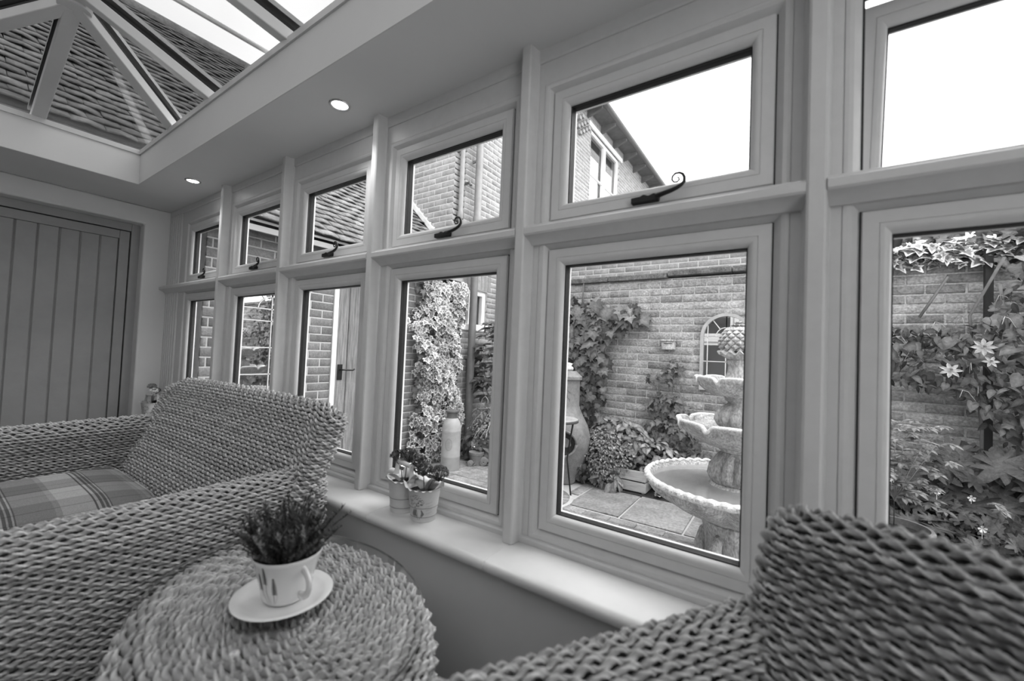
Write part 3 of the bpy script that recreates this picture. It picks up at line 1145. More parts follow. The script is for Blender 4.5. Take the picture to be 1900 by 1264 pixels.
mb = MB()
v_, n_ = oval(TA - .020, TB - .020, TZ + .016, TZ + .022)
mb.add(v_, [tuple(range(n_))[::-1], tuple(range(n_, 2 * n_))])
gt = mb.build('glass_top', M['tglass'], table)
mb = MB()
mb.add(v_, [(k, (k + 1) % n_, (k + 1) % n_ + n_, k + n_) for k in range(n_)])
mb.build('polished_edge', M['edge'], gt, True)
for k in range(4):
    a = PI / 4 + k * PI / 2
    MB().lathe([(.008, 0), (.008, .009)], 10, (TA * .62 * math.cos(a), TB * .62 * math.sin(a), TZ + .007)).build('rubber_pad', M['tglass'], table)
GT = TZ + .022   # top of the glass, 0.610

# saucer and cup
sa = empty('saucer', (-0.902, 0.485, GT), 0, 'large white saucer on the glass table top, under the cup', 'saucer')
MB().lathe([(1e-6, .002), (.045, .002), (.046, 0), (.052, 0), (.055, .004), (.085, .009), (.1035, .016), (.105, .0175), (.1035, .019), (.085, .0125), (.056, .008), (1e-6, .007)], 64).build('dish', M['china'], sa, True)
CUPC = (-0.899, 0.489, GT + .008)
cup = empty('teacup', CUPC, 0, 'white china cup with printed lavender sprigs, holding the heather', 'cup')


def cup_r(z):
    t = z / 0.088
    return 0.046 + 0.022 * t ** 0.8 + 0.006 * t ** 4


prof = [(1e-6, .003), (.034, .003), (.036, 0), (.041, 0), (.046, .004)] + [(cup_r(z), z) for z in np.linspace(.008, .088, 12)] + [(cup_r(.088) - .002, .0895)] + \
       [(cup_r(z) - .004, z) for z in np.linspace(.086, .010, 8)] + [(1e-6, .008)]
MB().lathe(prof, 64).build('bowl', M['china'], cup, True)
ha = math.radians(0)
pts = []
for t in np.linspace(0, 1, 15):
    an = PI * (0.5 - t)
    rr = 0.062 + 0.034 * math.cos(an) - .004
    zz = 0.045 + 0.025 * math.sin(an)
    pts.append((rr * math.cos(ha), rr * math.sin(ha), zz))
MB().tube(pts, [.0055] * 15, 10, flat=1.4).build('cup_handle', M['china'], cup, True)


def decal_on(rfun, a0, strokes, name, m, parent, off=.0006):
    """printed strokes laid on a turned surface: strokes=[(list of (s, z), half width)] with s measured round the wall"""
    mb_ = MB()
    for line, hw in strokes:
        n__ = len(line)
        vs_ = []
        for i, (s_, z_) in enumerate(line):
            a, b = line[max(i - 1, 0)], line[min(i + 1, n__ - 1)]
            dx, dz = b[0] - a[0], b[1] - a[1]
            L_ = math.hypot(dx, dz) or 1
            nx, nz_ = -dz / L_, dx / L_
            w_ = hw * (0.35 if i in (0, n__ - 1) else 1.0)
            for sg in (-1, 1):
                ss, zz = s_ + nx * w_ * sg, z_ + nz_ * w_ * sg
                rr = rfun(zz) + off
                an = a0 + ss / rr
                vs_.append((rr * math.cos(an), rr * math.sin(an), zz))
        mb_.add(vs_, [(2 * i, 2 * i + 1, 2 * i + 3, 2 * i + 2) for i in range(n__ - 1)])
    return mb_.build(name, m, parent)


st = []
for sx0, zt in ((-.024, .066), (-.010, .080), (.010, .060)):
    st.append(([(sx0 * .4 + .004, .010), (sx0 * .8, .03), (sx0, zt)], .0006))
    for k in range(10):
        z_ = zt - .0034 * k
        wd = .0032 + .0008 * min(k, 5)
        st.append(([(sx0 - wd * .8, z_ - .001), (sx0, z_ + .001), (sx0 + wd * .8, z_ - .001)], .0015))
for k in range(6):
    st.append(([(.002 + (k - 3) * .0035, .008), ((k - 3) * .008, .026)], .0005))
decal_on(cup_r, math.radians(-62), st, 'printed_sprigs', M['print'], cup)

# heather in the cup
hp = empty('heather_plant', (CUPC[0], CUPC[1], CUPC[2] + .012), 0, 'dark bushy heather plant growing in the white cup on the table', 'plant')
MB().lathe([(1e-6, .068), (.05, .067), (.061, .060), (.055, .03), (1e-6, .02)][::-1], 24).build('soil', M['soil'], hp, True)


def needles(nst, pale, seed):
    rg = np.random.default_rng(seed)
    V, F = [], []
    for i in range(nst):
        a = rg.uniform(0, 2 * PI)
        rad = rg.uniform(0, .05)
        lean = rg.uniform(.05, 1.15)
        hgt = rg.uniform(.06, .135) * (1.08 - .22 * lean)
        p0 = np.array([rad * math.cos(a), rad * math.sin(a), .062])
        d = np.array([math.cos(a) * lean, math.sin(a) * lean, 1.0])
        d /= np.linalg.norm(d)
        bend = np.array([rg.normal(0, .25), rg.normal(0, .25), 0])
        m_ = int(hgt / .0022)
        for k in range(m_):
            t = k / m_
            p = p0 + d * hgt * t + bend * hgt * t * t * .5
            for q in range(2):
                an = rg.uniform(0, 2 * PI)
                side = np.array([math.cos(an), math.sin(an), 0])
                ln = rg.uniform(.008, .014) * (1 - .3 * t)
                tip = p + side * ln + np.array([0, 0, ln * .9])
                wv_ = np.cross(side, [0, 0, 1]) * .0017
                b_ = len(V)
                V += [p - wv_, p + wv_, tip]
                F.append((b_, b_ + 1, b_ + 2))
            if k % 6 == 0 and k:
                b_ = len(V)
                q_ = p0 + d * hgt * (k - 6) / m_ + bend * hgt * ((k - 6) / m_) ** 2 * .5
                V += [q_ + [.0008, 0, 0], q_ - [.0008, 0, 0], p]
                F.append((b_, b_ + 1, b_ + 2))
    return np_mesh('foliage', V, F, pale)


o = link_mesh('foliage', needles(230, M['heather'], 5), hp)
o['kind'] = 'stuff'
o = link_mesh('pale_shoots', needles(34, M['heatherl'], 9), hp)
o['kind'] = 'stuff'


for o_ in (sa, hp):
    o_.scale = (.945, .945, .945)
cup.scale = (.945, .945, 1.12)
hp.location.z += .012


# ------------------------------------------------------------------ flower buckets on the sill
def leafy(pts_w, L, curl, a, tilt, base, n_=7):
    """pointed leaf blade as a mesh part. a azimuth, tilt from vertical"""
    V, F = [], []
    base = Vector(base)
    for i in range(n_):
        t = i / (n_ - 1)
        w_ = pts_w * math.sin(PI * min(1, t * .92 + .08)) ** .8
        ang_ = tilt + curl * t
        # integrate along the arc
        r_ = L * t
        out = Vector((math.cos(a), math.sin(a), 0)) * (math.sin(ang_) * r_) + Vector((0, 0, math.cos(ang_) * r_))
        side = Vector((-math.sin(a), math.cos(a), 0)) * w_
        dip = Vector((math.cos(a), math.sin(a), 0)) * (-.25 * w_)
        V += [base + out + side, base + out + dip * .0 + Vector((0, 0, -.25 * w_)), base + out - side]
    for i in range(n_ - 1):
        b_ = 3 * i
        F += [(b_, b_ + 1, b_ + 4, b_ + 3), (b_ + 1, b_ + 2, b_ + 5, b_ + 4)]
    return V, F


def allium_head(parent, c, r_, mt, n_=64, seed=0):
    rg = random.Random(seed)
    mb_ = MB()
    c = Vector(c)
    base = c - Vector((0, 0, r_ * .9))
    for i in range(n_):
        ph = rg.uniform(0, 2 * PI)
        ct = rg.uniform(-.25, 1)
        stt = math.sqrt(max(0, 1 - ct * ct))
        p = c + Vector((stt * math.cos(ph), stt * math.sin(ph), ct * .75)) * r_
        mb_.tube([base, base.lerp(p, .5) + Vector((0, 0, -.002)), p], .0006, 3)
        d = (p - c).normalized()
        u = d.orthogonal().normalized()
        w_ = d.cross(u)
        fr = r_ * .24
        vs_ = [p + d * fr * .2]
        for k in range(10):
            an = 2 * PI * k / 10
            rr = fr if k % 2 == 0 else fr * .5
            vs_.append(p + (u * math.cos(an) + w_ * math.sin(an)) * rr + d * (fr * .35 if k % 2 == 0 else 0))
        mb_.add(vs_, [(0, 1 + k, 1 + (k + 1) % 10) for k in range(10)])
    o_ = mb_.build('flower_head', mt, parent)
    return o_


def bucket_pot(x, y, r0, r1, h, label, handle_dir, print_dir, seed, flowers, big_handle=True, sprig=True):
    root = empty('flower_bucket', (x, y, SILL), 0, label, 'flower pot', 'small painted flower buckets on the sill')

    def rf(z):
        return r0 + (r1 - r0) * z / h
    prof_ = [(1e-6, .003), (r0 - .002, .003), (r0, 0), (r0 + .001, .002)]
    for z in np.linspace(.004, h, 14):
        prof_.append((rf(z), z))
    prof_ += [(r1 + .0025, h + .001), (r1, h + .003), (r1 - .003, h), (r0, .01), (1e-6, .008)]
    MB().lathe(prof_, 48).build('bucket', M['tin'], root, True, autos=50)
    for zz in (h * .17, h * .20, h * .46):
        MB().lathe([(rf(zz), zz - .0011), (rf(zz) + .0013, zz), (rf(zz), zz + .0011)], 48).build('ring', M['tinline'] if zz != h * .20 else M['tin'], root, True)
    # folded paper liner
    rg = random.Random(seed)
    ph = [rg.uniform(0, 6) for _ in range(4)]

    def lf(a):
        return .5 + .28 * math.sin(3 * a + ph[0]) + .22 * math.sin(5 * a + ph[1])
    mb_ = MB()
    n__ = 72
    V = []
    for j, (dr2, dz) in enumerate(((-.005, -.012), (-.003, -.003), (.000, .002), (.004, .006), (.009, .009), (.014, .010))):
        for k in range(n__):
            a = 2 * PI * k / n__
            q = lf(a)
            V.append(((r1 + dr2 * (.4 + q)) * math.cos(a), (r1 + dr2 * (.4 + q)) * math.sin(a), h + dz * (0.2 + q) + max(0, q - .55) * .045 * j / 5 + (.0035 * math.sin(a * 17) if j == 5 else 0)))
    mb_.add(V, [(j * n__ + k, j * n__ + (k + 1) % n__, (j + 1) * n__ + (k + 1) % n__, (j + 1) * n__ + k) for j in range(5) for k in range(n__)])
    mb_.build('paper_liner', M['tin'], root, True)
    MB().lathe([(1e-6, h - .008), (r1 - .005, h - .010), (r1 - .006, h - .02), (1e-6, h - .02)][::-1], 24).build('soil', M['soil'], root, True)
    if big_handle:
        # two upright lugs joined by a turned grip
        hd = Vector((math.cos(handle_dir), math.sin(handle_dir), 0))
        up_ = Vector((0, 0, 1))
        hh = h + .055
        for sg in (-1, 1):
            side = Vector((-hd.y, hd.x, 0))
            c = hd * (sg * (r1 + .002))
            V = []
            for t, wd in ((-.045, .024), (-.02, .020), (0.0, .013), (.03, .008), (.055, .008), (.062, .005)):
                zz = h + t
                rr = (rf(min(zz, h)) + .002) if t < 0 else r1 + .002 - t * .15
                for e in (-1, 1):
                    V.append(hd * (sg * rr) + side * (e * wd) + up_ * zz)
            m_ = len(V)
            V2 = [v + hd * (sg * .0015) for v in V]
            F = []
            for i in range(m_ // 2 - 1):
                F += [(2 * i, 2 * i + 1, 2 * i + 3, 2 * i + 2), (m_ + 2 * i, m_ + 2 * i + 2, m_ + 2 * i + 3, m_ + 2 * i + 1)]
            MB().add(V + V2, F).build('handle_lug', M['tin'], root)
        g0 = hd * -(r1 - .004) + up_ * (h + .054)
        g1 = hd * (r1 - .004) + up_ * (h + .054)
        MB().tube([g0, g0.lerp(g1, .08), g0.lerp(g1, .5), g0.lerp(g1, .92), g1], [.005, .0075, .0085, .0075, .005], 12).build('grip', M['wood_l'], root, True)
    if sprig:
        st_ = []
        for s0, s1, z0, z1 in ((.000, -.006, .012, .062), (.004, .014, .010, .040)):
            st_.append(([(s0, z0 * h / .12), ((s0 + s1) / 2 + .002, (z0 + z1) / 2 * h / .12), (s1, z1 * h / .12)], .0009))
        for k in range(3):
            st_.append(([(-.014 + k * .006, .018), (-.017 + k * .005, .030), (-.013 + k * .004, .046)], .0032))
        st_.append(([(.012, .018), (.018, .030), (.013, .044)], .0045))
        decal_on(rf, print_dir, st_, 'printed_stem', M['printl'], root)
        st_ = []
        for j in range(4):
            z_ = (.034 + j * .013) * h / .12
            st_.append(([(.028 + i * .0022, z_ + .0016 * math.sin(i * 2.3 + j) + .0005 * i) for i in range(12)], .00035))
        decal_on(rf, print_dir, st_, 'printed_script', M['tinline'], root)
        st_ = []
        for k in range(120):
            a = rg.uniform(0, 2 * PI)
            q = rg.uniform(.15, 1) ** .6
            cx_, cz_ = -.006 + .030 * q * math.cos(a), .082 * h / .12 + .021 * q * math.sin(a)
            st_.append(([(cx_ - .0018, cz_), (cx_, cz_ + .0014), (cx_ + .0018, cz_)], .0007))
        decal_on(rf, print_dir, st_, 'printed_flower', M['print'], root)
    for i, (a, w_, L_, tl, cu) in enumerate(((rg.uniform(0, 6), .017, .055, .5, .6), (rg.uniform(0, 6), .015, .05, .7, .5), (rg.uniform(0, 6), .016, .06, .3, .7), (rg.uniform(0, 6), .013, .045, .9, .4))):
        V, F = leafy(w_, L_, cu, a, tl, (.01 * math.cos(a), .01 * math.sin(a), h - .012))
        MB().add(V, F).build('leaf', M['stem'], root, True)
    for i, (dx, dy, hz, rr, mt) in enumerate(flowers):
        top = Vector((dx, dy, h + hz))
        b0 = Vector((dx * .2, dy * .2, h - .012))
        mid = b0.lerp(top, .6) + Vector((-dx * .12, -dy * .12, 0))
        stt = MB().tube([b0, mid, top - Vector((0, 0, rr * .8))], .0017, 6).build('flower_stem', M['stem'], root, True)
        allium_head(root, top, rr, mt, seed=seed * 10 + i)
    return root


bucket_pot(-1.150, 1.032, .042, .053, .110, 'painted tin flower bucket with an upright wooden grip, behind its twin on the sill', math.radians(-12), math.radians(-60), 3,
           [(-.045, .01, .070, .030, M['floret']), (.0, .02, .082, .030, M['floret']), (.06, .015, .070, .028, M['floret'])], True, False)
bucket_pot(-1.037, 1.026, .0415, .055, .106, 'painted tin flower bucket with a printed allium, nearest the camera on the sill', 0, math.radians(-70), 4,
           [(-.012, .0, .060, .030, M['floret']), (.038, .028, .048, .032, M['floret'])], False, True)
bucket_pot(-3.80, 1.010, .045, .060, .115, 'painted tin flower bucket in the corner of the sill behind the far sofa arm', math.radians(20), math.radians(-50), 6,
           [(-.02, .0, .115, .026, M['heatherl']), (.0, .02, .085, .026, M['floret']), (.06, -.01, .09, .026, M['petal'])], True, True)


# =================================================================== OUTDOORS
GZ = -0.12


def unit_brick(seed, j=.02):
    rg = random.Random(seed)
    c = .06
    V = []
    for x in (0, 1):
        for z in (0, 1):
            V.append((x + rg.uniform(-j, j) * .5, 0, z + rg.uniform(-j, j) * 2))
    # slightly chamfered front face
    for x in (0, 1):
        for z in (0, 1):
            V.append((x + (.018 if x == 0 else -.018) + rg.uniform(-j, j) * .4, 1 + rg.uniform(-.06, .06), z + (.07 if z == 0 else -.07) + rg.uniform(-j, j) * 2))
    for x in (0, 1):
        for z in (0, 1):
            V.append((x, .82, z))
    F = [(4, 5, 7, 6), (8, 10, 6, 4)[::-1], (8, 9, 5, 4), (10, 6, 7, 11), (9, 11, 7, 5)[::-1], (8, 4, 6, 10), (0, 2, 10, 8), (1, 9, 11, 3), (0, 8, 9, 1), (2, 3, 11, 10)]
    F = [(4, 6, 7, 5), (8, 10, 6, 4), (9, 5, 7, 11), (8, 4, 5, 9), (10, 11, 7, 6), (0, 2, 10, 8), (1, 9, 11, 3), (0, 8, 9, 1), (2, 3, 11, 10)]
    return np.array(V, float), F


UB = [unit_brick(i) for i in range(7)]
_brick_me = {}


def brick_me(i, m):
    k = (i, m.name)
    if k not in _brick_me:
        V, F = UB[i]
        _brick_me[k] = np_mesh('brick', V, F, m)
    return _brick_me[k]


class Bricks:
    """collects bricks of one thing; the 300 that show largest become parts, the rest one joined part"""
    def __init__(s, root, m, name='brick', cap=300, rest='bricks_beyond', minpx=8):
        s.root, s.m, s.name, s.cap, s.rest, s.minpx = root, m, name, cap, rest, minpx
        s.items = []

    def add(s, p0, u, n, L, t, h):
        """p0 lower corner on the mortar face, u along, n outward, t proud of it"""
        s.items.append((p0, u, n, L, t, h))

    def wall(s, o, u, n, L, z0, z1, holes=(), bl=.215, course=.075, j=.010, proud=.008, depth=.02, jit=0.0, phase=0.0, uneven=0.0):
        o = Vector(o)
        u = Vector(u)
        n = Vector(n)
        k = 0
        z = z0
        while z < z1 - .01:
            x = -((k % 2) * .5 + phase) * (bl + j)
            while x < L:
                a, b = max(x, 0), min(x + bl, L)
                cuts = [(a, b)]
                for h0, h1, g0, g1 in holes:
                    if z + course - j > g0 and z < g1:
                        nc = []
                        for c0, c1 in cuts:
                            if c1 <= h0 or c0 >= h1:
                                nc.append((c0, c1))
                            else:
                                if c0 < h0:
                                    nc.append((c0, h0))
                                if c1 > h1:
                                    nc.append((h1, c1))
                        cuts = nc
                for c0, c1 in cuts:
                    if c1 - c0 > .025:
                        pr = proud + random.uniform(-uneven, uneven)
                        s.add(o + u * c0 + Vector((0, 0, z - o.z)) - n * depth, u, n, c1 - c0, depth + pr, min(course - j, z1 - z))
                x += bl + j
            z += course
            k += 1

    def build(s):
        sc = []
        for i, (p, u, n, L, t, h) in enumerate(s.items):
            c = p + u * (L / 2) + n * t + Vector((0, 0, h / 2))
            q = visible(c)
            sc.append((-(L * FPX / q[2]) if q else 0, i))
        sc.sort()
        top = set(i for v, i in sc[:s.cap] if v < -s.minpx)
        V, F, off = [], [], 0
        for i, (p, u, n, L, t, h) in enumerate(s.items):
            b = random.randrange(len(UB))
            hand = 1 if u.cross(n).z > 0 else -1
            if i in top:
                o = bpy.data.objects.new(s.name, brick_me(b, s.m))
                COL.objects.link(o)
                o.parent = s.root
                o.matrix_local = Matrix(((u.x * L, n.x * t, 0, p.x), (u.y * L, n.y * t, 0, p.y), (u.z * L, n.z * t, h, p.z), (0, 0, 0, 1)))
            else:
                v, f = UB[b]
                P = np.array(p)[None] + v[:, :1] * (np.array(u) * L) + v[:, 1:2] * (np.array(n) * t) + v[:, 2:] * np.array([0, 0, h])
                V.append(P)
                F.append(np.array(f) + off)
                off += len(v)
        if V:
            o = link_mesh(s.rest, np_mesh(s.rest, np.concatenate(V), np.concatenate(F), s.m), s.root)
            o['kind'] = 'stuff'
            return o


# ------------------------------------------------------------------ patio
pat = empty('patio')
struct(pat, 'paved courtyard outside the windows, flagstones and brick pavers', 'paving')
MB().box(-3.62, 2.6, 1.25, 5.6, GZ - .1, GZ - .012).build('bedding', M['joint'], pat)
pv = Bricks(pat, M['paver'], 'paver', 300, 'pavers_beyond', 6)


def flat_bricks(B_, x0, x1, y0, y1, bl=.21, bw=.10, j=.008, skip=None):
    k = 0
    y = y0
    while y < y1 - .02:
        x = x0 - (k % 2) * (bl + j) / 2
        while x < x1:
            a, b = max(x, x0), min(x + bl, x1)
            if b - a > .02 and not (skip and skip((a + b) / 2, y + bw / 2)):
                B_.flat.append((a, b, y, min(y + bw, y1)))
            x += bl + j
        y += bw + j
        k += 1


class Flats:
    """paving pieces lying on the ground, largest in view as parts"""
    def __init__(s, root, m, name, rest, cap=300, minpx=8, th=.02, var=.002):
        s.root, s.m, s.name, s.rest, s.cap, s.minpx, s.th, s.var = root, m, name, rest, cap, minpx, th, var
        s.flat = []
        s.me = {}

    def build(s):
        sc = []
        for i, (a, b, c, d) in enumerate(s.flat):
            q = visible(((a + b) / 2, (c + d) / 2, GZ))
            sc.append((-((b - a) * FPX / q[2]) if q else 0, i))
        sc.sort()
        top = set(i for v, i in sc[:s.cap] if v < -s.minpx)
        mb_ = MB()
        base = MB().box(-.5, .5, -.5, .5, -1, 0)
        V0 = np.array(base.v)
        me_ = np_mesh(s.name, V0, base.f, s.m)
        for i, (a, b, c, d) in enumerate(s.flat):
            dz = random.uniform(-s.var, s.var)
            if i in top:
                o = bpy.data.objects.new(s.name, me_)
                COL.objects.link(o)
                o.parent = s.root
                o.location = ((a + b) / 2, (c + d) / 2, GZ + dz)
                o.scale = (b - a, d - c, s.th)
                o.rotation_euler = (random.uniform(-.01, .01), random.uniform(-.01, .01), random.uniform(-.01, .01))
            else:
                mb_.box(a, b, c, d, GZ - s.th, GZ + dz)
        if mb_.v:
            o = mb_.build(s.rest, s.m, s.root)
            o['kind'] = 'stuff'


CIR = (-1.98, 3.36, .38)
fp = Flats(pat, M['paver'], 'paver', 'pavers_beyond', 300, 6)
flat_bricks(fp, -3.6, 2.5, 1.3, 3.36, skip=lambda x, y: (x - CIR[0]) ** 2 + (y - CIR[1]) ** 2 < (CIR[2] + .05) ** 2)
flat_bricks(fp, -3.6, -2.45, 3.37, 5.55)
fp.build()
fs = Flats(pat, M['slab'], 'flagstone', 'flagstones_beyond', 60, 6, .03, .003)
x = -2.425
xs = [-2.44, -2.12 + .0, -1.64, -1.16, -.66, -.15, .35, .9, 1.5, 2.1]
for a, b in zip(xs[:-1], xs[1:]):
    if a < -2.3:
        continue
    if a < -2.0:
        fs.flat.append((a + .17 + .2, b - .012, 3.38 + .28, 4.02))
        continue
    fs.flat.append((a + .010, b - .010, 3.385, 4.015))
fs.flat.append((-2.45, -2.14, 3.76, 4.02))
fs.build()
# circle of radial setts
cs = MB()
setts = empty('sett_circle', (CIR[0], CIR[1], GZ), 0, 'small circle of radial setts let into the paving, ringed in pale mortar', 'paving circle')
MB().lathe([(1e-6, -.02), (CIR[2], -.02), (CIR[2], .004), (CIR[2] - .035, .004), (CIR[2] - .037, -.004), (1e-6, -.004)], 48).build('mortar_ring', M['joint'], setts)
for j_, (ra, rb, n_) in enumerate(((.04, .13, 8), (.14, .235, 16), (.245, .34, 26))):
    for k in range(n_):
        a0, a1 = 2 * PI * (k + .08) / n_, 2 * PI * (k + .92) / n_
        v = []
        for z in (-.01, .002 + random.uniform(-.002, .002)):
            for rr, aa in ((ra, a0), (rb, a0), (rb, a1), (ra, a1)):
                v.append((rr * math.cos(aa), rr * math.sin(aa), z))
        MB().add(v, [(0, 1, 2, 3)[::-1], (4, 5, 6, 7), (0, 1, 5, 4), (1, 2, 6, 5), (2, 3, 7, 6), (3, 0, 4, 7)]).build('sett', M['paver'], setts)
bed = MB().box(-2.4, 2.5, 4.02, 4.38, GZ - .1, GZ + .0).build('flower_bed', M['soil'])
tag(bed, 'narrow strip of dark soil along the foot of the garden wall', 'soil', kind='stuff')
bed = MB().box(.35, 2.5, 2.6, 4.02, GZ - .08, GZ + .006).build('flower_bed', M['soil'])
tag(bed, 'dark planted soil at the right, under the geraniums', 'soil', kind='stuff')

# ------------------------------------------------------------------ garden wall
GY = 4.40
gw = empty('garden_wall')
struct(gw, 'old weathered brick garden wall behind the fountain', 'brick wall')
MB().box(-2.35, 5.2, GY + .001, GY + .22, GZ - .1, 2.04).build('mortar', M['mortar_old'], gw)
B_ = Bricks(gw, M['brick_old'], cap=300)
B_.wall((-2.35, GY, GZ), (1, 0, 0), (0, -1, 0), 7.5, GZ, 2.035, bl=.207, course=.0765, j=.014, proud=.008, uneven=.004)
B_.build()
x = -2.35
k = 0
while x < 5.1:
    L = .62 + random.uniform(-.03, .03)
    zz = 2.045 + (0.012 if x > -1.3 else -.006)
    o = MB().box(x + .004, x + L - .004, GY - .05, GY + .26, zz, zz + .058).build('coping_stone', M['coping'], gw)
    bevel(o, .008, 2)
    x += L
# neighbour's brick wall behind
nw = empty('neighbour_wall')
struct(nw, 'plain modern brick wall rising behind the coping of the garden wall', 'brick wall')
NY = 5.6
MB().box(-3.6, 1.35, NY + .001, NY + .2, GZ, 3.0).build('mortar', M['mortar'], nw)
B_ = Bricks(nw, M['brick_new'], cap=140)
B_.wall((-3.6, NY, 1.5), (1, 0, 0), (0, -1, 0), 4.95, 1.5, 3.0, bl=.225, j=.012, proud=.004)
B_.build()
gy = MB().box(-3.6, 30, NY + .2, 60, GZ - .4, GZ - .2).build('ground', M['vine'])
struct(gy, 'plain ground beyond the walls', 'ground')

# ------------------------------------------------------------------ outbuilding at the left: wall, mirror, door, tiled roof
OXW = -3.62
ob = empty('outbuilding')
struct(ob, 'single-storey brick outbuilding with a tiled roof at the left of the courtyard', 'outbuilding')
mb = MB()
for y0, y1, z0, z1 in ((1.22, 2.265, GZ, 2.25), (3.165, 3.85, GZ, 2.25), (2.265, 3.165, 1.96, 2.25)):
    mb.box(OXW - .22, OXW - .001, y0, y1, z0, z1)
mb.build('mortar', M['mortar'], ob)
B_ = Bricks(ob, M['brick_out'], cap=300)
DY0, DY1 = 2.31, 3.12
B_.wall((OXW, 3.84, GZ), (0, -1, 0), (1, 0, 0), 2.62, GZ, 2.13, holes=[(3.84 - DY1 - .045, 3.84 - DY0 + .045, GZ - 1, 1.98)], bl=.213, course=.075, j=.012, proud=.005)
B_.build()
MB().box(OXW, OXW + .22, 1.2, 3.835, 2.10, 2.125).build('soffit', M['soffit'], ob)
MB().box(OXW + .195, OXW + .22, 1.2, 3.835, 2.055, 2.145).build('fascia', M['fascia'], ob)
# roof: 45 degrees, eave at x=-3.42
EX, EZ = -3.40, 2.150
SL = math.sqrt(.5)
deck = MB()
for y0, y1, x0 in ((1.2, 3.84, EX), (-3.2, 1.2, -3.74)):
    d0 = (EX - x0)
    deck.add([(x0, y0, EZ + d0 - .03), (x0, y1, EZ + d0 - .03), (-6.12, y1, EZ + (EX + 6.12) - .03), (-6.12, y0, EZ + (EX + 6.12) - .03)], [(0, 1, 2, 3)])
deck.add([(-6.12, -3.2, 4.84), (-6.12, 3.84, 4.84), (-8.5, 3.84, 2.5), (-8.5, -3.2, 2.5)], [(0, 1, 2, 3)])
deck.build('roof_deck', M['soffit'], ob)
tmesh = []
for sd in range(6):
    rg = random.Random(sd)
    w_, l_, h_ = .160, .20, .013
    V = []
    for iy, yy in enumerate((0, l_)):
        for ix, xx in enumerate((-w_ / 2, 0, w_ / 2)):
            c = .007 * (1 if ix == 1 else 0) + rg.uniform(-.005, .005)
            yj = rg.uniform(-.009, .009) if iy == 0 else 0
            V.append((xx + rg.uniform(-.002, .002), yy + yj, c + (.040 - yy * .20)))
    V += [(a, b, c - h_) for a, b, c in V]
    F = [(0, 1, 4, 3), (1, 2, 5, 4), (6, 9, 10, 7), (7, 10, 11, 8), (0, 6, 7, 1), (1, 7, 8, 2), (0, 3, 9, 6), (2, 8, 11, 5)]
    tmesh.append((np.array(V), F, np_mesh('roof_tile', V, F, M['tile'])))
cand = []
gauge = .092
row = 0
XA, YA, ZA = Vector((0, 1, 0)), Vector((-SL, 0, SL)), Vector((SL, 0, SL))
smax = (EX + 6.1) / SL
s_ = -.02
while s_ < smax:
    y = -3.0 + (row % 2) * .0815
    wob = random.uniform(-.006, .006)
    while y < 3.80:
        xx = EX - s_ * SL
        if y > 1.22 or xx < -3.76:
            p = Vector((EX, y, EZ)) + YA * (s_ + wob + random.uniform(-.006, .006)) + XA * random.uniform(-.002, .002) + Vector((0, 0, random.uniform(0, .005)))
            q = visible(p + ZA * .02)
            cand.append((-(1 / q[2]) if q else 0, p))
        y += .163
    s_ += gauge
    row += 1
cand.sort(key=lambda c: c[0])
V_, F_, off = [], [], 0
for i, (v, p) in enumerate(cand):
    tv, tf, tm = random.choice(tmesh)
    rot = Matrix((XA, YA, ZA)).transposed() @ Matrix.Rotation(random.uniform(-.018, .018), 3, 'Z')
    if i < 300 and v < 0:
        o = bpy.data.objects.new('roof_tile', tm)
        COL.objects.link(o)
        o.parent = ob
        o.matrix_local = Matrix.Translation(p) @ rot.to_4x4()
    else:
        R_ = np.array(rot)
        V_.append(tv @ R_.T + np.array(p))
        F_.append(np.array(tf) + off)
        off += len(tv)
o = link_mesh('roof_tiles_beyond', np_mesh('roof_tiles_beyond', np.concatenate(V_), np.concatenate(F_), M['tile']), ob)
o['kind'] = 'stuff'
mb = MB()
y = -3.1
while y < 3.8:
    MB().lathe([(.10, 0), (.10, .30), (.115, .30), (.115, .33)], 14).v
    y += .31
rt_ = MB().tube([(-6.11, -3.2, 4.83), (-6.11, 3.84, 4.83)], .10, 12).build('ridge', M['tile'], ob, True)
# stepped mortar fillet where the roof meets the house end wall
fil = MB()
fil.bar(Vector((EX, 3.815, EZ + .02)) + ZA * .05, Vector((-6.1, 3.815, EZ + .02 + 2.70)) + ZA * .05, .05, .05, up=ZA)
t_ = .15
while t_ < 3.6:
    p = Vector((EX, 3.832, EZ)) + YA * t_ + ZA * .07
    fil.add([p, p + YA * .10, p + Vector((.0, 0, .06)), p + Vector((0, -.012, 0)), p + YA * .10 + Vector((0, -.012, 0)), p + Vector((0, -.012, .06))], [(0, 1, 2), (3, 5, 4), (0, 3, 4, 1), (1, 4, 5, 2), (2, 5, 3, 0)])
    t_ += .106
fil.build('mortar_fillet', M['fillet'], ob)

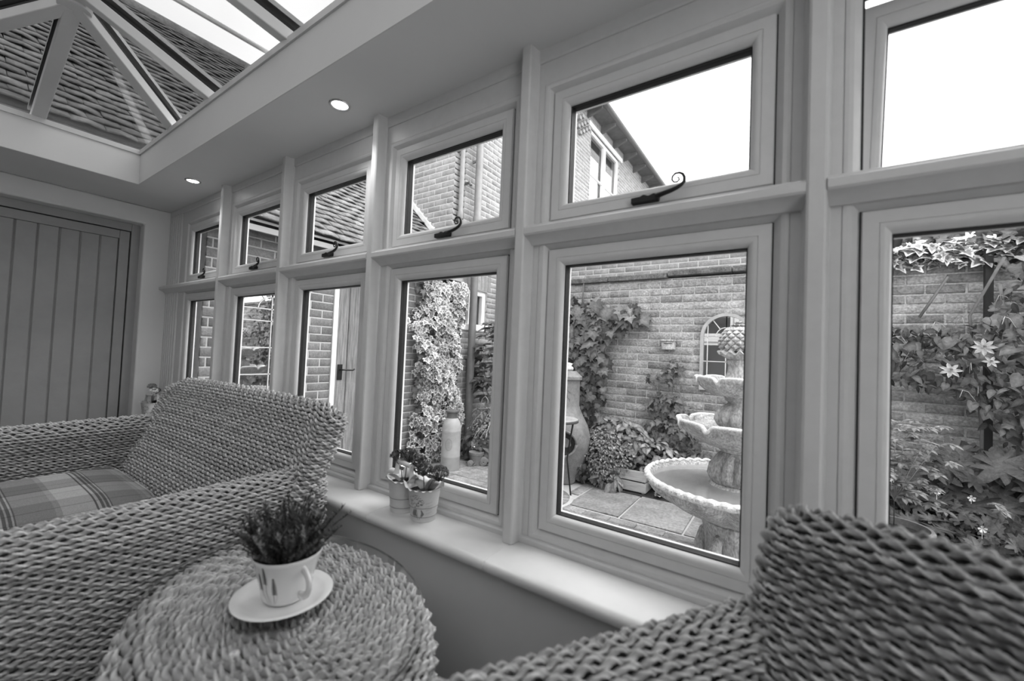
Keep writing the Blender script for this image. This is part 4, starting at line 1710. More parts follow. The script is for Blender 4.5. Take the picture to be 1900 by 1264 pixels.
# boarded oak door of the outbuilding
gd = empty('garden_door', (OXW, 0, GZ), 0, 'weathered vertical-boarded door with a black lever latch in the outbuilding', 'door')
mb = MB()
mb.box(-.06, .02, DY0 - .045, DY0, 0, 2.08)
mb.box(-.06, .02, DY1, DY1 + .045, 0, 2.08)
mb.box(-.06, .02, DY0, DY1, 2.03, 2.08)
mb.build('door_frame', M['wframe'], gd)
y = DY0 + .003
MB().box(-.06, -.026, DY0, DY1, 0, 2.03).build('door_backing', M['dark'], gd)
for wd in (.135, .125, .14, .13, .14, .134):
    o = MB().box(-.03, -.004, y, min(y + wd - .007, DY1 - .002), .01, 2.025).build('plank', M['oldwood'], gd)
    bevel(o, .006, 1)
    y += wd
lt = MB().box(-.004, .003, DY0 + .035, DY0 + .085, .99, 1.14).build('latch_plate', M['iron'], gd)
MB().tube([(.0, DY0 + .06, 1.09), (.045, DY0 + .06, 1.09), (.05, DY0 + .09, 1.088), (.05, DY0 + .17, 1.085), (.045, DY0 + .19, 1.095)], .008, 8).build('lever', M['iron'], lt, True)

# arched leaded mirror on the outbuilding wall
def arch_pts(w, z0, zs, rise, n_=20):
    """half-width w; straight to zs then a curved head rising by rise"""
    p = [(-w, z0), (-w, zs)]
    for k in range(1, n_):
        a = PI * (1 - k / n_)
        p.append((w * math.cos(a), zs + rise * math.sin(a)))
    p += [(w, zs), (w, z0)]
    return p


def arched_mirror(name, loc, rz, w, z0, zs, rise, label, bars_v, bars_h, fr=.03, diag=True):
    root = empty(name, loc, rz, label, 'mirror', None)
    out = arch_pts(w, z0, zs, rise)
    inn = arch_pts(w - fr, z0 + fr, zs, rise - fr)
    n_ = len(out)
    V, F = [], []
    for yy in (0, -.03):
        V += [(a, yy, b) for a, b in out] + [(a, yy, b) for a, b in inn]
    for k in range(n_):
        k2 = (k + 1) % n_
        F += [(2 * n_ + k, 2 * n_ + k2, 3 * n_ + k2, 3 * n_ + k), (k, 2 * n_ + k, 2 * n_ + k2, k2)[::-1], (n_ + k, n_ + k2, 3 * n_ + k2, 3 * n_ + k)[::-1]]
    MB().add(V, F).build('frame', M['mframe'], root)
    V = [(a, -.008, b) for a, b in inn]
    MB().add(V, [tuple(range(n_))]).build('mirror_glass', M['mirror'], root)
    mb_ = MB()
    iw = w - fr

    def top(x_):
        return zs + (rise - fr) * math.sqrt(max(0, 1 - (x_ / iw) ** 2))
    for bx_ in bars_v:
        mb_.bar((bx_, -.012, z0 + fr), (bx_, -.012, top(bx_)), .008, .006, up=(0, 1, 0))
    for bz in bars_h:
        xx_ = iw if bz < zs else iw * math.sqrt(max(0, 1 - ((bz - zs) / (rise - fr)) ** 2))
        mb_.bar((-xx_, -.012, bz), (xx_, -.012, bz), .008, .006, up=(0, 1, 0))
    if diag:
        for a in (PI * .30, PI * .5, PI * .70):
            r1_, r0_ = 1.0, .45
            mb_.bar((iw * r0_ * math.cos(a), -.012, zs + (rise - fr) * r0_ * math.sin(a)), (iw * math.cos(a), -.012, zs + (rise - fr) * math.sin(a)), .008, .006, up=(0, 1, 0))
        pr = None
        for k in range(13):
            a = PI * k / 12
            q_ = Vector((iw * .45 * math.cos(a), -.012, zs + (rise - fr) * .45 * math.sin(a)))
            if pr is not None:
                mb_.bar(pr, q_, .008, .006, up=(0, 1, 0))
            pr = q_
    mb_.build('leading', M['lead'], root)
    return root


arched_mirror('arched_mirror', (OXW + .01, 1.70, 0), PI / 2, .27, .45, 1.48, .26, 'arched leaded mirror fixed to the outbuilding wall, seen through the second window', (-.22, 0, .22), (.72, .94, 1.16, 1.38, 1.48), diag=True)
arched_mirror('arched_mirror', (-.515, GY - .012, 0), 0, .225, .92, 1.44, .225, 'arched leaded mirror on the garden wall behind the fountain', (-.16, .0, .16), (.98, 1.2, 1.43))

# ------------------------------------------------------------------ two-storey house
hs = empty('brick_house')
struct(hs, 'tall two-storey brick house beyond the outbuilding, with gutter and downpipes', 'house')
HX = OXW
HT = 6.40
mb = MB()
mb.box(-7.0, HX - .001, 3.841, 4.06, GZ, HT)
mb.build('mortar', M['mortar'], hs)
mb = MB()
WL = (4.06, 4.64, 1.50, 2.05)      # lower window y0,y1,z0,z1
WU = (8.0, 9.72, 4.35, 6.08)
for y0, y1, z0, z1 in ((3.85, 16, GZ, 1.50), (3.85, WL[0], 1.5, HT), (WL[1], WU[0], 1.5, HT), (WL[0], WL[1], 2.05, HT), (WU[0], WU[1], 1.5, WU[2]), (WU[0], WU[1], WU[3], HT), (WU[1], 16, 1.5, HT)):
    mb.box(HX - .22, HX - .001, y0, y1, z0, z1)
mb.build('mortar', M['mortar'], hs)
mb = MB()
mb.box(HX - .3, HX - .2, WL[0] - .1, WL[1] + .1, 1.4, 2.2)
mb.box(HX - .3, HX - .2, WU[0] - .1, WU[1] + .1, 4.2, 6.2)
mb.build('dark_room', M['dark'], hs)
B_ = Bricks(hs, M['brick_new'], cap=300, minpx=9)
B_.wall((HX, 3.84, 2.2), (-1, 0, 0), (0, -1, 0), 3.3, GZ, HT, bl=.215, course=.075, j=.012, proud=.004)
B_.wall((HX, 15.9, GZ), (0, -1, 0), (1, 0, 0), 15.9 - 3.84, GZ, HT, holes=[(15.9 - WL[1], 15.9 - WL[0], WL[2], WL[3] + .225), (15.9 - WU[1], 15.9 - WU[0], WU[2], WU[3] + .1)], bl=.215, course=.075, j=.012, proud=.004, phase=.3)
B_.build()
y = WL[0] - .02
while y < WL[1] + .02:
    o = MB().box(HX - .02, HX + .005, y, y + .064, WL[3] + .01, WL[3] + .222).build('soldier_brick', M['brick_new'], hs)
    y += .075
for k, (dy, dz) in enumerate(((0, 0), (.10, .075), (.2, .15), (.3, .225), (-.12, .075), (-.02, .15), (.08, .225), (.18, .30), (-.14, .225), (-.04, .30))):
    MB().box(HX, HX + .06 + .015 * (dz / .075), 7.35 + dy, 7.35 + dy + .09, 5.65 + dz, 5.65 + dz + .066).build('corbel_brick', M['brick_new'], hs)


def house_window(y0, y1, z0, z1, mull, bar, name='window', curtain=False):
    f = .07
    mb_ = MB()
    X0, X1 = HX - .10, HX - .03
    mb_.box(X0, X1, y0, y0 + f, z0, z1)
    mb_.box(X0, X1, y1 - f, y1, z0, z1)
    mb_.box(X0, X1, y0 + f, y1 - f, z1 - f, z1)
    mb_.box(X0, X1 + .06, y0 - .02, y1 + .02, z0 - .02, z0 + f)
    for m_ in mull:
        mb_.box(X0, X1 + .004, m_ - .06, m_ + .06, z0 + f, z1 - f)
    o = mb_.build(name, M['wframe'], hs)
    bevel(o, .01, 2)
    mb_ = MB()
    for b_ in bar:
        mb_.box(X0 + .02, X1 - .01, y0 + f, y1 - f, b_ - .015, b_ + .015)
    if bar:
        mb_.build('glazing_bar', M['wframe'], o)
    MB().box(X0 + .015, X0 + .02, y0 + f, y1 - f, z0 + f, z1 - f).build('pane', M['glass'], o)
    if curtain:
        mb_ = MB()
        for a_, b_ in zip([y0 + f] + [m_ + .06 for m_ in mull], [m_ - .06 for m_ in mull] + [y1 - f]):
            mb_.box(X0 - .06, X0 - .05, a_ + .02, b_ - .02, z0, z1 - .42)
        mb_.build('net_curtain', M['curtain'], o)
    return o


house_window(*WL, [4.33], [], curtain=False)
house_window(*WU, [8.86], [5.15], curtain=True)
MB().box(HX - .02, HX + .03, WU[0] - .15, WU[1] + .15, WU[3], WU[3] + .10).build('lintel', M['wframe'], hs)
MB().box(HX, HX + .34, 3.7, 15.5, HT - .03, HT).build('soffit', M['soffit'], hs)
y = 4.0
while y < 15.4:
    MB().prism([(HX, HT - .20), (HX + .10, HT - .18), (HX + .33, HT - .10), (HX + .33, HT - .03), (HX, HT - .03)], y, y + .06, 'y').build('rafter_foot', M['soffit'], hs)
    y += .75
g = MB()
n_ = 10
prof = [(HX + .37 + .065 * math.cos(a), HT + .02 + .065 * math.sin(a)) for a in np.linspace(PI, 2 * PI, n_)] + [(HX + .37 + .055 * math.cos(a), HT + .02 + .055 * math.sin(a)) for a in np.linspace(2 * PI, PI, n_)]
g.prism(prof, 3.65, 15.5, 'y').build('gutter', M['gutter'], hs)
dk = MB().add([(HX + .37, 3.7, HT + .05), (HX + .37, 15.5, HT + .05), (HX - 3.0, 15.5, HT + 3.4), (HX - 3.0, 3.7, HT + 3.4)], [(0, 1, 2, 3)])
dk.build('upper_roof', M['tile'], hs)
for (x_, y_, r_, zb, m_) in ((HX + .055, 3.93, .032, GZ, 'pipe'), (HX + .115, 4.20, .050, GZ, 'pipe')):
    o = MB().lathe([(r_, zb), (r_, 2.9), (r_ + .008, 2.9), (r_ + .008, 2.99), (r_, 3.0), (r_, HT)], 18, (x_, y_, 0)).build('downpipe', M[m_], hs, True, autos=40)
    for zz in (1.1, 3.75, 5.5):
        MB().box(HX, x_, y_ - .012, y_ + .012, zz, zz + .03).build('pipe_bracket', M['pipe'], o)
lh = MB()
lh.tube([(HX + .01, 4.06, 3.42), (HX + .08, 4.06, 3.42), (HX + .10, 4.06, 3.38)], .02, 8).build('overflow_pipe', M['gutter'], hs)
# tiny tiled gable peeping over the eaves
fg = empty('distant_gable', (0, 0, 0), 0, 'tiny tiled roof end peeping over the far end of the gutter', 'roof')
mb = MB()
for k in range(7):
    mb.prism([(15.95, 6.35 + k * .16), (16.0, 6.52 + k * .16), (16.6, 6.52 + k * .16), (16.6, 6.35 + k * .16)], -4.2 - .0 * k, -3.25 - .07 * k, 'x')
mb.build('tile_course', M['tile'], fg)
MB().box(-4.0, -3.3, 16.1, 16.6, GZ, 6.4).build('gable_wall', M['brick_new'], fg)

# ------------------------------------------------------------------ fountain
FC = (-.262, 2.86)
ft = empty('tiered_fountain', (FC[0], FC[1], GZ), 0, 'weathered stone three-tier fountain topped with a pineapple, on the paving', 'fountain')


def scal(nl, da, sharp=1.0, only=None):
    def fn(r, z, a):
        w_ = abs(math.cos(nl * a / 2)) ** sharp
        return r, z
    return fn


# pedestal, with four scrolled feet
ped = [(.21, -.0), (.21, .04), (.185, .06), (.165, .09), (.155, .16), (.16, .27), (.175, .33), (.18, .36), (.16, .375), (.20, .41), (.16, .43), (.12, .45)]


def pedf(r, z, a):
    return (r * (1 + (.05 if z < .34 else 0) * math.cos(4 * a)), z)


MB().lathe(ped, 64, (0, 0, 0), pedf).build('pedestal', M['stone'], ft, True, autos=40)
for k in range(4):
    a = PI / 4 + k * PI / 2 + .35
    c = Vector((math.cos(a), math.sin(a), 0))
    pts = [c * .15 + Vector((0, 0, .30)), c * .195 + Vector((0, 0, .24)), c * .215 + Vector((0, 0, .15)), c * .21 + Vector((0, 0, .07)), c * .235 + Vector((0, 0, .03)), c * .265 + Vector((0, 0, .035))]
    MB().tube(pts, [.02, .035, .045, .05, .055, .035], 12).build('lion_foot', M['stone'], ft, True)


def bowl(zr, R, depth, nl, rim_amp, flute, name, thick=.03, rneck=.1, dip=0.0):
    """open basin: fluted outside, scalloped rim. zr = rim height above ground"""
    out = []
    for t in np.linspace(0, 1, 10):
        out.append((rneck + (R * .93 - rneck) * math.sin(t * PI / 2) ** .85 if t > 0 else rneck, zr - .035 - depth * (1 - t) ** 1.25))
    out += [(R * .945, zr - .032), (R * .985, zr - .024), (R, zr - .010), (R * .995, zr), (R - thick * .7, zr + .002), (R - thick, zr - .008), (R - thick * 1.3, zr - .03)]
    for t in np.linspace(1, 0, 7):
        out.append(((R - thick * 1.6) * t + 1e-6, zr - .035 - (depth - .05) * (1 - t ** 2) * .75))

    def fn(r, z, a):
        if z > zr - .034 and r > R * (.945 if nl > 12 else .86):
            w_ = math.cos(nl * a)
            r = r * (1 + rim_amp * w_ * min(1, max(0, (r / R - .88) / .1)))
            z = z + (.0045 if nl > 12 else rim_amp * R * .45) * w_ - dip * (max(0, -w_) ** 6)
        elif r > rneck * 1.02 and z < zr - .03 and r < R * .95:
            k_ = min(1, (r - rneck) / (R - rneck) * 2)
            r = r * (1 + flute * k_ * (abs(math.sin(fln * a / 2)) - .6))
        return r, z
    fln = 16 if nl > 12 else nl
    o_ = MB().lathe(out, 312 if nl > 12 else 160, (0, 0, 0), fn).build(name, M['stone'], ft, True, autos=50)
    pts = []
    for k in range(261):
        a = 2 * PI * k / 260
        w_ = math.cos(nl * a)
        rr = (R - thick * .42) * (1 + rim_amp * w_)
        pts.append((rr * math.cos(a), rr * math.sin(a), zr - .004 + (.0045 if nl > 12 else rim_amp * R * .45) * w_ - dip * (max(0, -w_) ** 6)))
    MB().tube(pts, thick * .50, 8, flat=.7).build('pale_rim', M['stonep'], o_, True)
    return o_


b1 = bowl(.595, .53, .20, 52, .010, .12, 'lower_basin', .045, .15)
MB().lathe([(1e-6, .572), (.490, .572)], 64).build('water', M['water'], b1, True)
# middle baluster
mid = [(.13, .50), (.15, .53), (.15, .575), (.135, .59), (.145, .60), (.15, .64), (.135, .70), (.105, .755), (.085, .775), (.10, .785), (.105, .80), (.13, .83), (.165, .865), (.17, .875)]


def gad(nl, k0, k1, am):
    def fn(r, z, a):
        if k0 < z < k1:
            e_ = math.sin(PI * (z - k0) / (k1 - k0))
            return r * (1 + am * e_ * (abs(math.sin(nl * a / 2)) - .5)), z
        return r, z
    return fn


MB().lathe(mid, 96, (0, 0, 0), gad(12, .60, .765, .26)).build('baluster', M['stone'], ft, True, autos=45)
b2 = bowl(.955, .345, .11, 8, .022, .05, 'middle_basin', .035, .16, .035)
up_ = [(.05, .88), (.075, .905), (.105, .935), (.117, .97), (.112, 1.01), (.09, 1.045), (.06, 1.065), (.055, 1.075), (.07, 1.085), (.075, 1.10), (.11, 1.125), (.12, 1.135)]
MB().lathe(up_, 96, (0, 0, 0), gad(10, .89, 1.06, .30)).build('gourd_baluster', M['stone'], ft, True, autos=45)
b3 = bowl(1.225, .245, .075, 8, .022, .04, 'upper_basin', .028, .14, .03)
fin = [(.06, 1.15), (.10, 1.19), (.098, 1.205), (.075, 1.225), (.062, 1.26), (.058, 1.30), (.066, 1.315), (.074, 1.325), (.064, 1.335), (.082, 1.35), (.104, 1.368), (.118, 1.372), (.116, 1.38), (.09, 1.385)]


def ruff(r, z, a):
    if z > 1.345 and r > .085:
        return r * (1 + .05 * math.cos(13 * a)), z + .009 * math.cos(13 * a)
    return r, z


fn_ = MB().lathe(fin, 108, (0, 0, 0), ruff).build('finial_stem', M['stone'], ft, True, autos=50)
# pineapple of separate scales
pine = MB().lathe([(.04, 1.375), (.08, 1.38), (.093, 1.41), (.099, 1.44), (.092, 1.48), (.070, 1.52), (.045, 1.535), (1e-6, 1.54)], 40).build('pineapple', M['stone'], ft, True)


def pine_r(z):
    t = (z - 1.375) / .16
    return .106 * math.sin(PI * (.22 + .66 * t)) ** .7


scale_me = None
for j in range(7):
    z = 1.393 + j * .0205
    rr = pine_r(z)
    nn = 13
    for k in range(nn):
        a = 2 * PI * (k + .5 * (j % 2)) / nn
        w_ = rr * 2 * PI / nn
        if scale_me is None:
            V = [(-.5, 0, 0), (0, 0, -.5), (.5, 0, 0), (0, 0, .5), (0, -.36, -.08), (-.25, -.22, -.02), (.25, -.22, -.02), (0, -.2, .22), (0, -.25, -.3)]
            F = [(0, 1, 8, 5), (1, 2, 6, 8), (2, 3, 7, 6), (3, 0, 5, 7), (5, 8, 4), (8, 6, 4), (6, 7, 4), (7, 5, 4)]
            mm_ = MB().add(V, F)
            o = mm_.build('scale', M['stone'], pine)
            scale_me = o.data
        else:
            o = link_mesh('scale', scale_me, pine)
        o.location = (rr * .97 * math.cos(a), rr * .97 * math.sin(a), z)
        o.scale = (w_ * 1.0, .055, .040)
        o.rotation_euler = (0, 0, a + PI / 2)
mb = MB()
for j, (nn, r0_, z0_, L, tl) in enumerate(((9, .030, 1.530, .036, 1.25), (8, .022, 1.540, .034, .9), (6, .012, 1.550, .030, .5))):
    for k in range(nn):
        a = 2 * PI * (k + .5 * j) / nn
        V, F = leafy(.012, L, .5, a, tl, (r0_ * math.cos(a), r0_ * math.sin(a), z0_), 5)
        n0 = len(V)
        V2 = [v - Vector((0, 0, .004)) for v in V]
        mb.add(V + V2, F + [tuple(i + n0 for i in f)[::-1] for f in F])
mb.lathe([(.034, 1.50), (.03, 1.55), (1e-6, 1.575)], 12)
mb.build('leaf_crown', M['stone'], ft, True)

# ------------------------------------------------------------------ churn, chiminea, bistro table, planter, plaque, pot
ck = empty('milk_churn', (-3.12, 3.46, GZ), math.radians(-40), 'pale painted milk churn with an embossed oval badge, at the foot of the ivy', 'churn')


def cr_(z):
    return .105 if z < .46 else .105 - (z - .46) * .35


MB().lathe([(1e-6, 0), (.10, 0), (.105, .015), (.105, .14), (.108, .15), (.105, .16), (.105, .42), (.108, .43), (.105, .44), (.104, .47), (.092, .52), (.075, .55), (.064, .57)], 40).build('churn_body', M['churn'], ck, True, autos=40)
MB().lathe([(.064, .57), (.060, .60), (.062, .625), (.078, .635), (.08, .65), (.07, .655), (1e-6, .655)], 32).build('churn_neck', M['churnd'], ck, True, autos=40)
for sg in (-1, 1):
    MB().tube([(0, sg * .085, .53), (0, sg * .115, .55), (0, sg * .11, .59), (0, sg * .07, .61)], .007, 8).build('churn_handle', M['churn'], ck, True)
st_ = []
ov = [(.038 * math.cos(t), .29 + .062 * math.sin(t)) for t in np.linspace(0, 2 * PI, 30)]
st_.append((ov, .0025))
ov = [(.031 * math.cos(t), .29 + .052 * math.sin(t)) for t in np.linspace(0, 2 * PI, 30)]
st_.append((ov, .001))
for k in range(7):
    z_ = .255 + k * .0115
    hw_ = .024 * math.sqrt(max(.05, 1 - ((z_ - .29) / .052) ** 2))
    st_.append(([(-hw_, z_), (-hw_ * .3, z_ + .001), (hw_ * .3, z_), (hw_, z_)], .0017))
decal_on(lambda z: .105, math.radians(-22), st_, 'embossed_badge', M['tinline'], ck, .0015)

cm = empty('chiminea', (-1.95, 3.95, GZ), math.radians(10), 'clay chiminea with a round belly and tall neck against the vine-covered wall', 'chiminea')
MB().lathe([(.11, .0), (.14, .10), (.195, .22), (.245, .36), (.255, .47), (.225, .59), (.172, .69), (.138, .76), (.128, .80), (.125, 1.04), (.130, 1.06), (.148, 1.07), (.148, 1.10), (.13, 1.115), (.10, 1.14), (.085, 1.16)], 40).build('clay_body', M['terra'], cm, True, autos=45)
MB().lathe([(1e-6, 1.16), (.05, 1.16), (.055, 1.19), (.03, 1.21), (.045, 1.235), (1e-6, 1.245)], 16).build('white_finial', M['petal'], cm, True)
V = [(.13 * math.cos(t), .262 * -1 + .0, .44 + .12 * math.sin(t)) for t in np.linspace(0, 2 * PI, 20, endpoint=False)]
V = [(x_, -math.sqrt(max(0, .262 ** 2 - x_ ** 2)), z_) for x_, _, z_ in V]
mo = MB().add(V, [tuple(range(20))]).build('fire_mouth', M['dark'], cm)
mo.rotation_euler = (0, 0, math.radians(8))
mb = MB()
pr = [Vector((x_ * 1.08, y_ * 1.02, .44 + (z_ - .44) * 1.08)) for x_, y_, z_ in V]
mb.tube(pr + [pr[0]], .013, 8)
lipo = mb.build('mouth_lip', M['terra'], cm, True)
lipo.rotation_euler = (0, 0, math.radians(8))
st_ = [([(-.05, .98), (-.03, .95), (-.01, .90), (-.03, .86)], .004), ([(-.02, .97), (.01, .94), (.03, .93)], .004), ([(-.02, .90), (.01, .87), (.015, .84)], .004)]
decal_on(lambda z: .126, math.radians(-70), st_, 'moulded_branch', M['soffit'], cm, .002)
for k in range(3):
    a = k * 2 * PI / 3
    MB().tube([(.15 * math.cos(a), .15 * math.sin(a), .08), (.2 * math.cos(a), .2 * math.sin(a), 0)], .01, 6).build('stand_leg', M['iron'], cm)

bt = empty('bistro_table', (-1.815, 3.46, GZ), 0, 'small round pale-topped table on a thin leg, cut off by the window edge', 'table')
MB().lathe([(1e-6, .70), (.20, .70), (.205, .705), (.205, .722), (.20, .727), (1e-6, .727)], 48).build('table_top', M['slab'], bt, True, autos=40)
MB().lathe([(.205, .698), (.209, .70), (.209, .72), (.205, .724)], 48).build('metal_rim', M['gutter'], bt, True)
for k in range(4):
    a = PI / 4 + k * PI / 2
    MB().tube([(.17 * math.cos(a), .17 * math.sin(a), .70), (.12 * math.cos(a), .12 * math.sin(a), .35), (.17 * math.cos(a), .17 * math.sin(a), 0)], .008, 6).build('leg', M['iron'], bt, True)

pb = empty('planter_box', (-1.43, 4.20, GZ), 0, 'low slatted wooden planter box full of plants at the foot of the wall', 'planter')
for sx_, wd in ((0, 1),):
    for z0, z1 in ((.015, .105), (.118, .215)):
        for y_ in (-.13, .115):
            bevel(MB().box(-.29, .29, y_, y_ + .018, z0, z1).build('slat', M['planter'], pb), .003)
        for x_ in (-.29, .272):
            bevel(MB().box(x_, x_ + .018, -.112, .115, z0, z1).build('slat', M['planter'], pb), .003)
for x_ in (-.27, .245):
    for y_ in (-.11, .09):
        MB().box(x_, x_ + .025, y_, y_ + .025, 0, .21).build('corner_post', M['planter'], pb)
MB().box(-.27, .27, -.11, .11, .02, .19).build('soil', M['soil'], pb)

pq = empty('wall_plaque', (-1.035, GY - .01, 1.30), 0, 'tiny weathered stone box fixed to the garden wall left of the mirror', 'wall ornament')
bevel(MB().box(-.065, .065, -.06, 0, 0, .085).build('box', M['stone'], pq), .006)
bevel(MB().box(-.072, .072, -.075, 0, .085, .105).build('lid', M['stone'], pq), .004)
MB().box(-.04, .04, -.063, -.058, .06, .066).build('slot', M['dark'], pq)

pot = empty('terracotta_pot', (.50, 3.20, GZ), 0, 'round terracotta pot of dark soil at the right, just behind the armchair', 'plant pot')
MB().lathe([(1e-6, 0), (.11, 0), (.15, .36), (.155, .365), (.168, .37), (.170, .43), (.165, .44), (.150, .44), (.145, .40), (1e-6, .40)], 40).build('pot_body', M['terra'], pot, True, autos=40)
MB().lathe([(1e-6, .415), (.09, .412), (.148, .40)], 24).build('soil', M['soil'], pot, True)
for (x_, y_, r_, h_, lab) in ((-3.02, 3.80, .085, .15, 'small terracotta pot among the plants right of the milk churn'),):
    p_ = empty('small_pot', (x_, y_, GZ), 0, lab, 'plant pot')
    MB().lathe([(1e-6, 0), (r_ * .75, 0), (r_, h_ * .8), (r_ * 1.08, h_ * .82), (r_ * 1.08, h_), (r_ * .95, h_), (1e-6, h_ * .9)], 28).build('pot_body', M['terra'], p_, True, autos=40)
for i, (x_, y_, r_, lab) in enumerate(((-2.93, 3.82, .060, 'larger of two round pottery snails at the foot of the plants'), (-3.03, 3.70, .040, 'smaller pottery snail beside the milk churn'))):
    sn = empty('pottery_snail', (x_, y_, GZ + r_ * .72), math.radians(40), lab, 'ornament', 'pottery snails by the churn')
    pts, rs = [], []
    for k in range(40):
        t = k / 39
        a = t * 5.2 * PI
        q = r_ * (.72 - .62 * t)
        pts.append((q * math.cos(a), -.018 * t, q * math.sin(a)))
        rs.append(r_ * .42 * (1 - .72 * t))
    MB().tube(pts, rs, 10).build('shell', M['terra'], sn, True)
    MB().tube([(r_ * .6, 0, -r_ * .5), (r_ * 1.2, 0, -r_ * .42), (r_ * 1.6, 0, 0)], [r_ * .25, r_ * .22, r_ * .16], 8).build('snail_body', M['terra'], sn, True)


# ------------------------------------------------------------------ plants
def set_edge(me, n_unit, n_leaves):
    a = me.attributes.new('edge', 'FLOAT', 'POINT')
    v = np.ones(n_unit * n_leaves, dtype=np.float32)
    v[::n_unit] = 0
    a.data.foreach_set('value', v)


def outline_leaf(pts, fold=.12, droop=.1):
    """fan-built leaf: pts outline (x, y) going round from the stalk, y tip-wards"""
    V = [(0, .42, -.02)]
    for x_, y_ in pts:
        V.append((x_, y_, -fold * abs(x_) * 0 + fold * abs(x_) - droop * y_ * y_))
    n__ = len(pts)
    F = [(0, 1 + k, 1 + (k + 1) % n__) for k in range(n__)]
    return np.array(V, float), F


def sym(half):
    return half + [(-x_, y_) for x_, y_ in half[::-1] if abs(x_) > 1e-6]


LEAF = dict(
    ivy=outline_leaf(sym([(0, 0), (.22, -.10), (.42, .08), (.30, .26), (.52, .48), (.24, .55), (.14, .78), (0, 1.0)]), .18, .15),
    vine=outline_leaf(sym([(0, .04), (.18, -.10), (.40, -.04), (.36, .14), (.58, .30), (.38, .40), (.50, .66), (.26, .64), (.12, .82), (0, 1.02)]), .16, .25),
    ovate=outline_leaf(sym([(0, 0), (.14, .12), (.24, .34), (.22, .60), (.11, .84), (0, 1.0)]), .30, .25),
    heart=outline_leaf(sym([(0, .06), (.18, -.06), (.38, .10), (.40, .36), (.26, .66), (.10, .86), (0, 1.0)]), .20, .2),
    palm=outline_leaf(sym([(0, .06), (.10, -.10), (.34, -.16), (.24, .06), (.46, .02), (.58, .12), (.36, .24), (.52, .34), (.58, .48), (.30, .44), (.40, .66), (.40, .78), (.17, .62), (.13, .88), (0, 1.0)]), .16, .30),
    small=outline_leaf(sym([(0, 0), (.26, .25), (.26, .65), (0, 1.0)]), .3, .1),
)


def orient(nrm, tip):
    z = Vector(nrm).normalized()
    y = Vector(tip)
    y = (y - z * y.dot(z))
    if y.length < 1e-4:
        y = z.orthogonal()
    y.normalize()
    x = y.cross(z)
    return Matrix((x, y, z)).transposed()


def scatter(root, kind, items, m, nobj=0, rest='foliage', name='leaf', minpx=9):
    """items: (pos, normal, tip, size). The nobj that show largest are parts, the rest one joined part"""
    tv, tf = LEAF[kind]
    me_ = None
    order = []
    for i, (p, n__, t, s) in enumerate(items):
        q = visible(p) if nobj else None
        order.append((-(s * FPX / q[2]) if q else 0, i))
    order.sort()
    top = set(i for v, i in order[:nobj] if v < -minpx)
    V, F, off = [], [], 0
    tvn = np.array(tv)
    for i, (p, n__, t, s) in enumerate(items):
        R_ = orient(n__, t)
        if i in top:
            if me_ is None:
                me_ = np_mesh('leaf', tvn, tf, m)
                set_edge(me_, len(tvn), 1)
            o_ = bpy.data.objects.new(name, me_)
            COL.objects.link(o_)
            o_.parent = root
            o_.matrix_local = Matrix.Translation(Vector(p) - root.location) @ (R_ * s).to_4x4()
        else:
            V.append((tvn * s) @ np.array(R_).T + np.array(p) - np.array(root.location))
            F.append(np.array(tf) + off)
            off += len(tvn)
    if V:
        me2 = np_mesh(rest, np.concatenate(V), np.concatenate(F), m)
        set_edge(me2, len(tvn), len(V))
        o_ = link_mesh(rest, me2, root)
        o_['kind'] = 'stuff'


def rnd_dir(rg, base, spread):
    v = Vector(base) + Vector((rg.gauss(0, 1), rg.gauss(0, 1), rg.gauss(0, 1))) * spread
    return v.normalized()


def cloud(c, r, n__, size, seed, base=(0, -.5, .5), shell=.55, spread=.45, down=.5, jitter=.35):
    rg = random.Random(seed)
    out = []
    for _ in range(n__):
        d = rnd_dir(rg, (0, 0, 0), 1)
        q = rg.uniform(shell, 1) ** .7
        p = Vector((c[0] + d.x * r[0] * q, c[1] + d.y * r[1] * q, c[2] + d.z * r[2] * q))
        if c[1] < GY and c[0] > -2.4 and p.y > GY - .09:
            p.y = GY - .09 - rg.uniform(0, .05)
        p.z = max(p.z, GZ + .015)
        nn = rnd_dir(rg, Vector(base) + d * .8, spread)
        tip = rnd_dir(rg, Vector((d.x, d.y, -down)), .5)
        out.append((p, nn, tip, size * rg.uniform(1 - jitter, 1 + jitter)))
    return out


def sheet(fn, n__, size, seed, normal, spread=.4, down=1.0, jitter=.35):
    """leaves over a wall: fn(rg) returns a point"""
    rg = random.Random(seed)
    out = []
    for _ in range(n__):
        p = fn(rg)
        if p is None:
            continue
        out.append((Vector(p), rnd_dir(rg, normal, spread), rnd_dir(rg, (rg.uniform(-.5, .5), -.1, -down), .35), size * rg.uniform(1 - jitter, 1 + jitter)))
    return out


def stems(root, lines, r_, m, name='stem'):
    mb_ = MB()
    for L_ in lines:
        mb_.tube([Vector(p) - root.location for p in L_], r_, 5)
    return mb_.build(name, m, root, True)


# variegated ivy climbing the corner of the house
iv = empty('ivy_column', (-3.5, 3.62, GZ), 0, 'thick column of variegated ivy climbing the corner of the house', 'climber')


def ivf(rg):
    z = rg.uniform(0.0, 2.12)
    wd = .36 + .05 * math.sin(z * 5) + .03 * math.sin(z * 13)
    cy = 3.62 + .05 * math.sin(z * 3.1) + (.06 if z > 1.6 else 0)
    t = rg.uniform(-1, 1)
    y_ = cy + t * wd
    bulge = .20 * math.sqrt(max(0, 1 - t * t)) + .04 * math.sin(z * 9 + t * 4)
    return (OXW + .04 + bulge * rg.uniform(.75, 1.1), y_, z + GZ + .05)


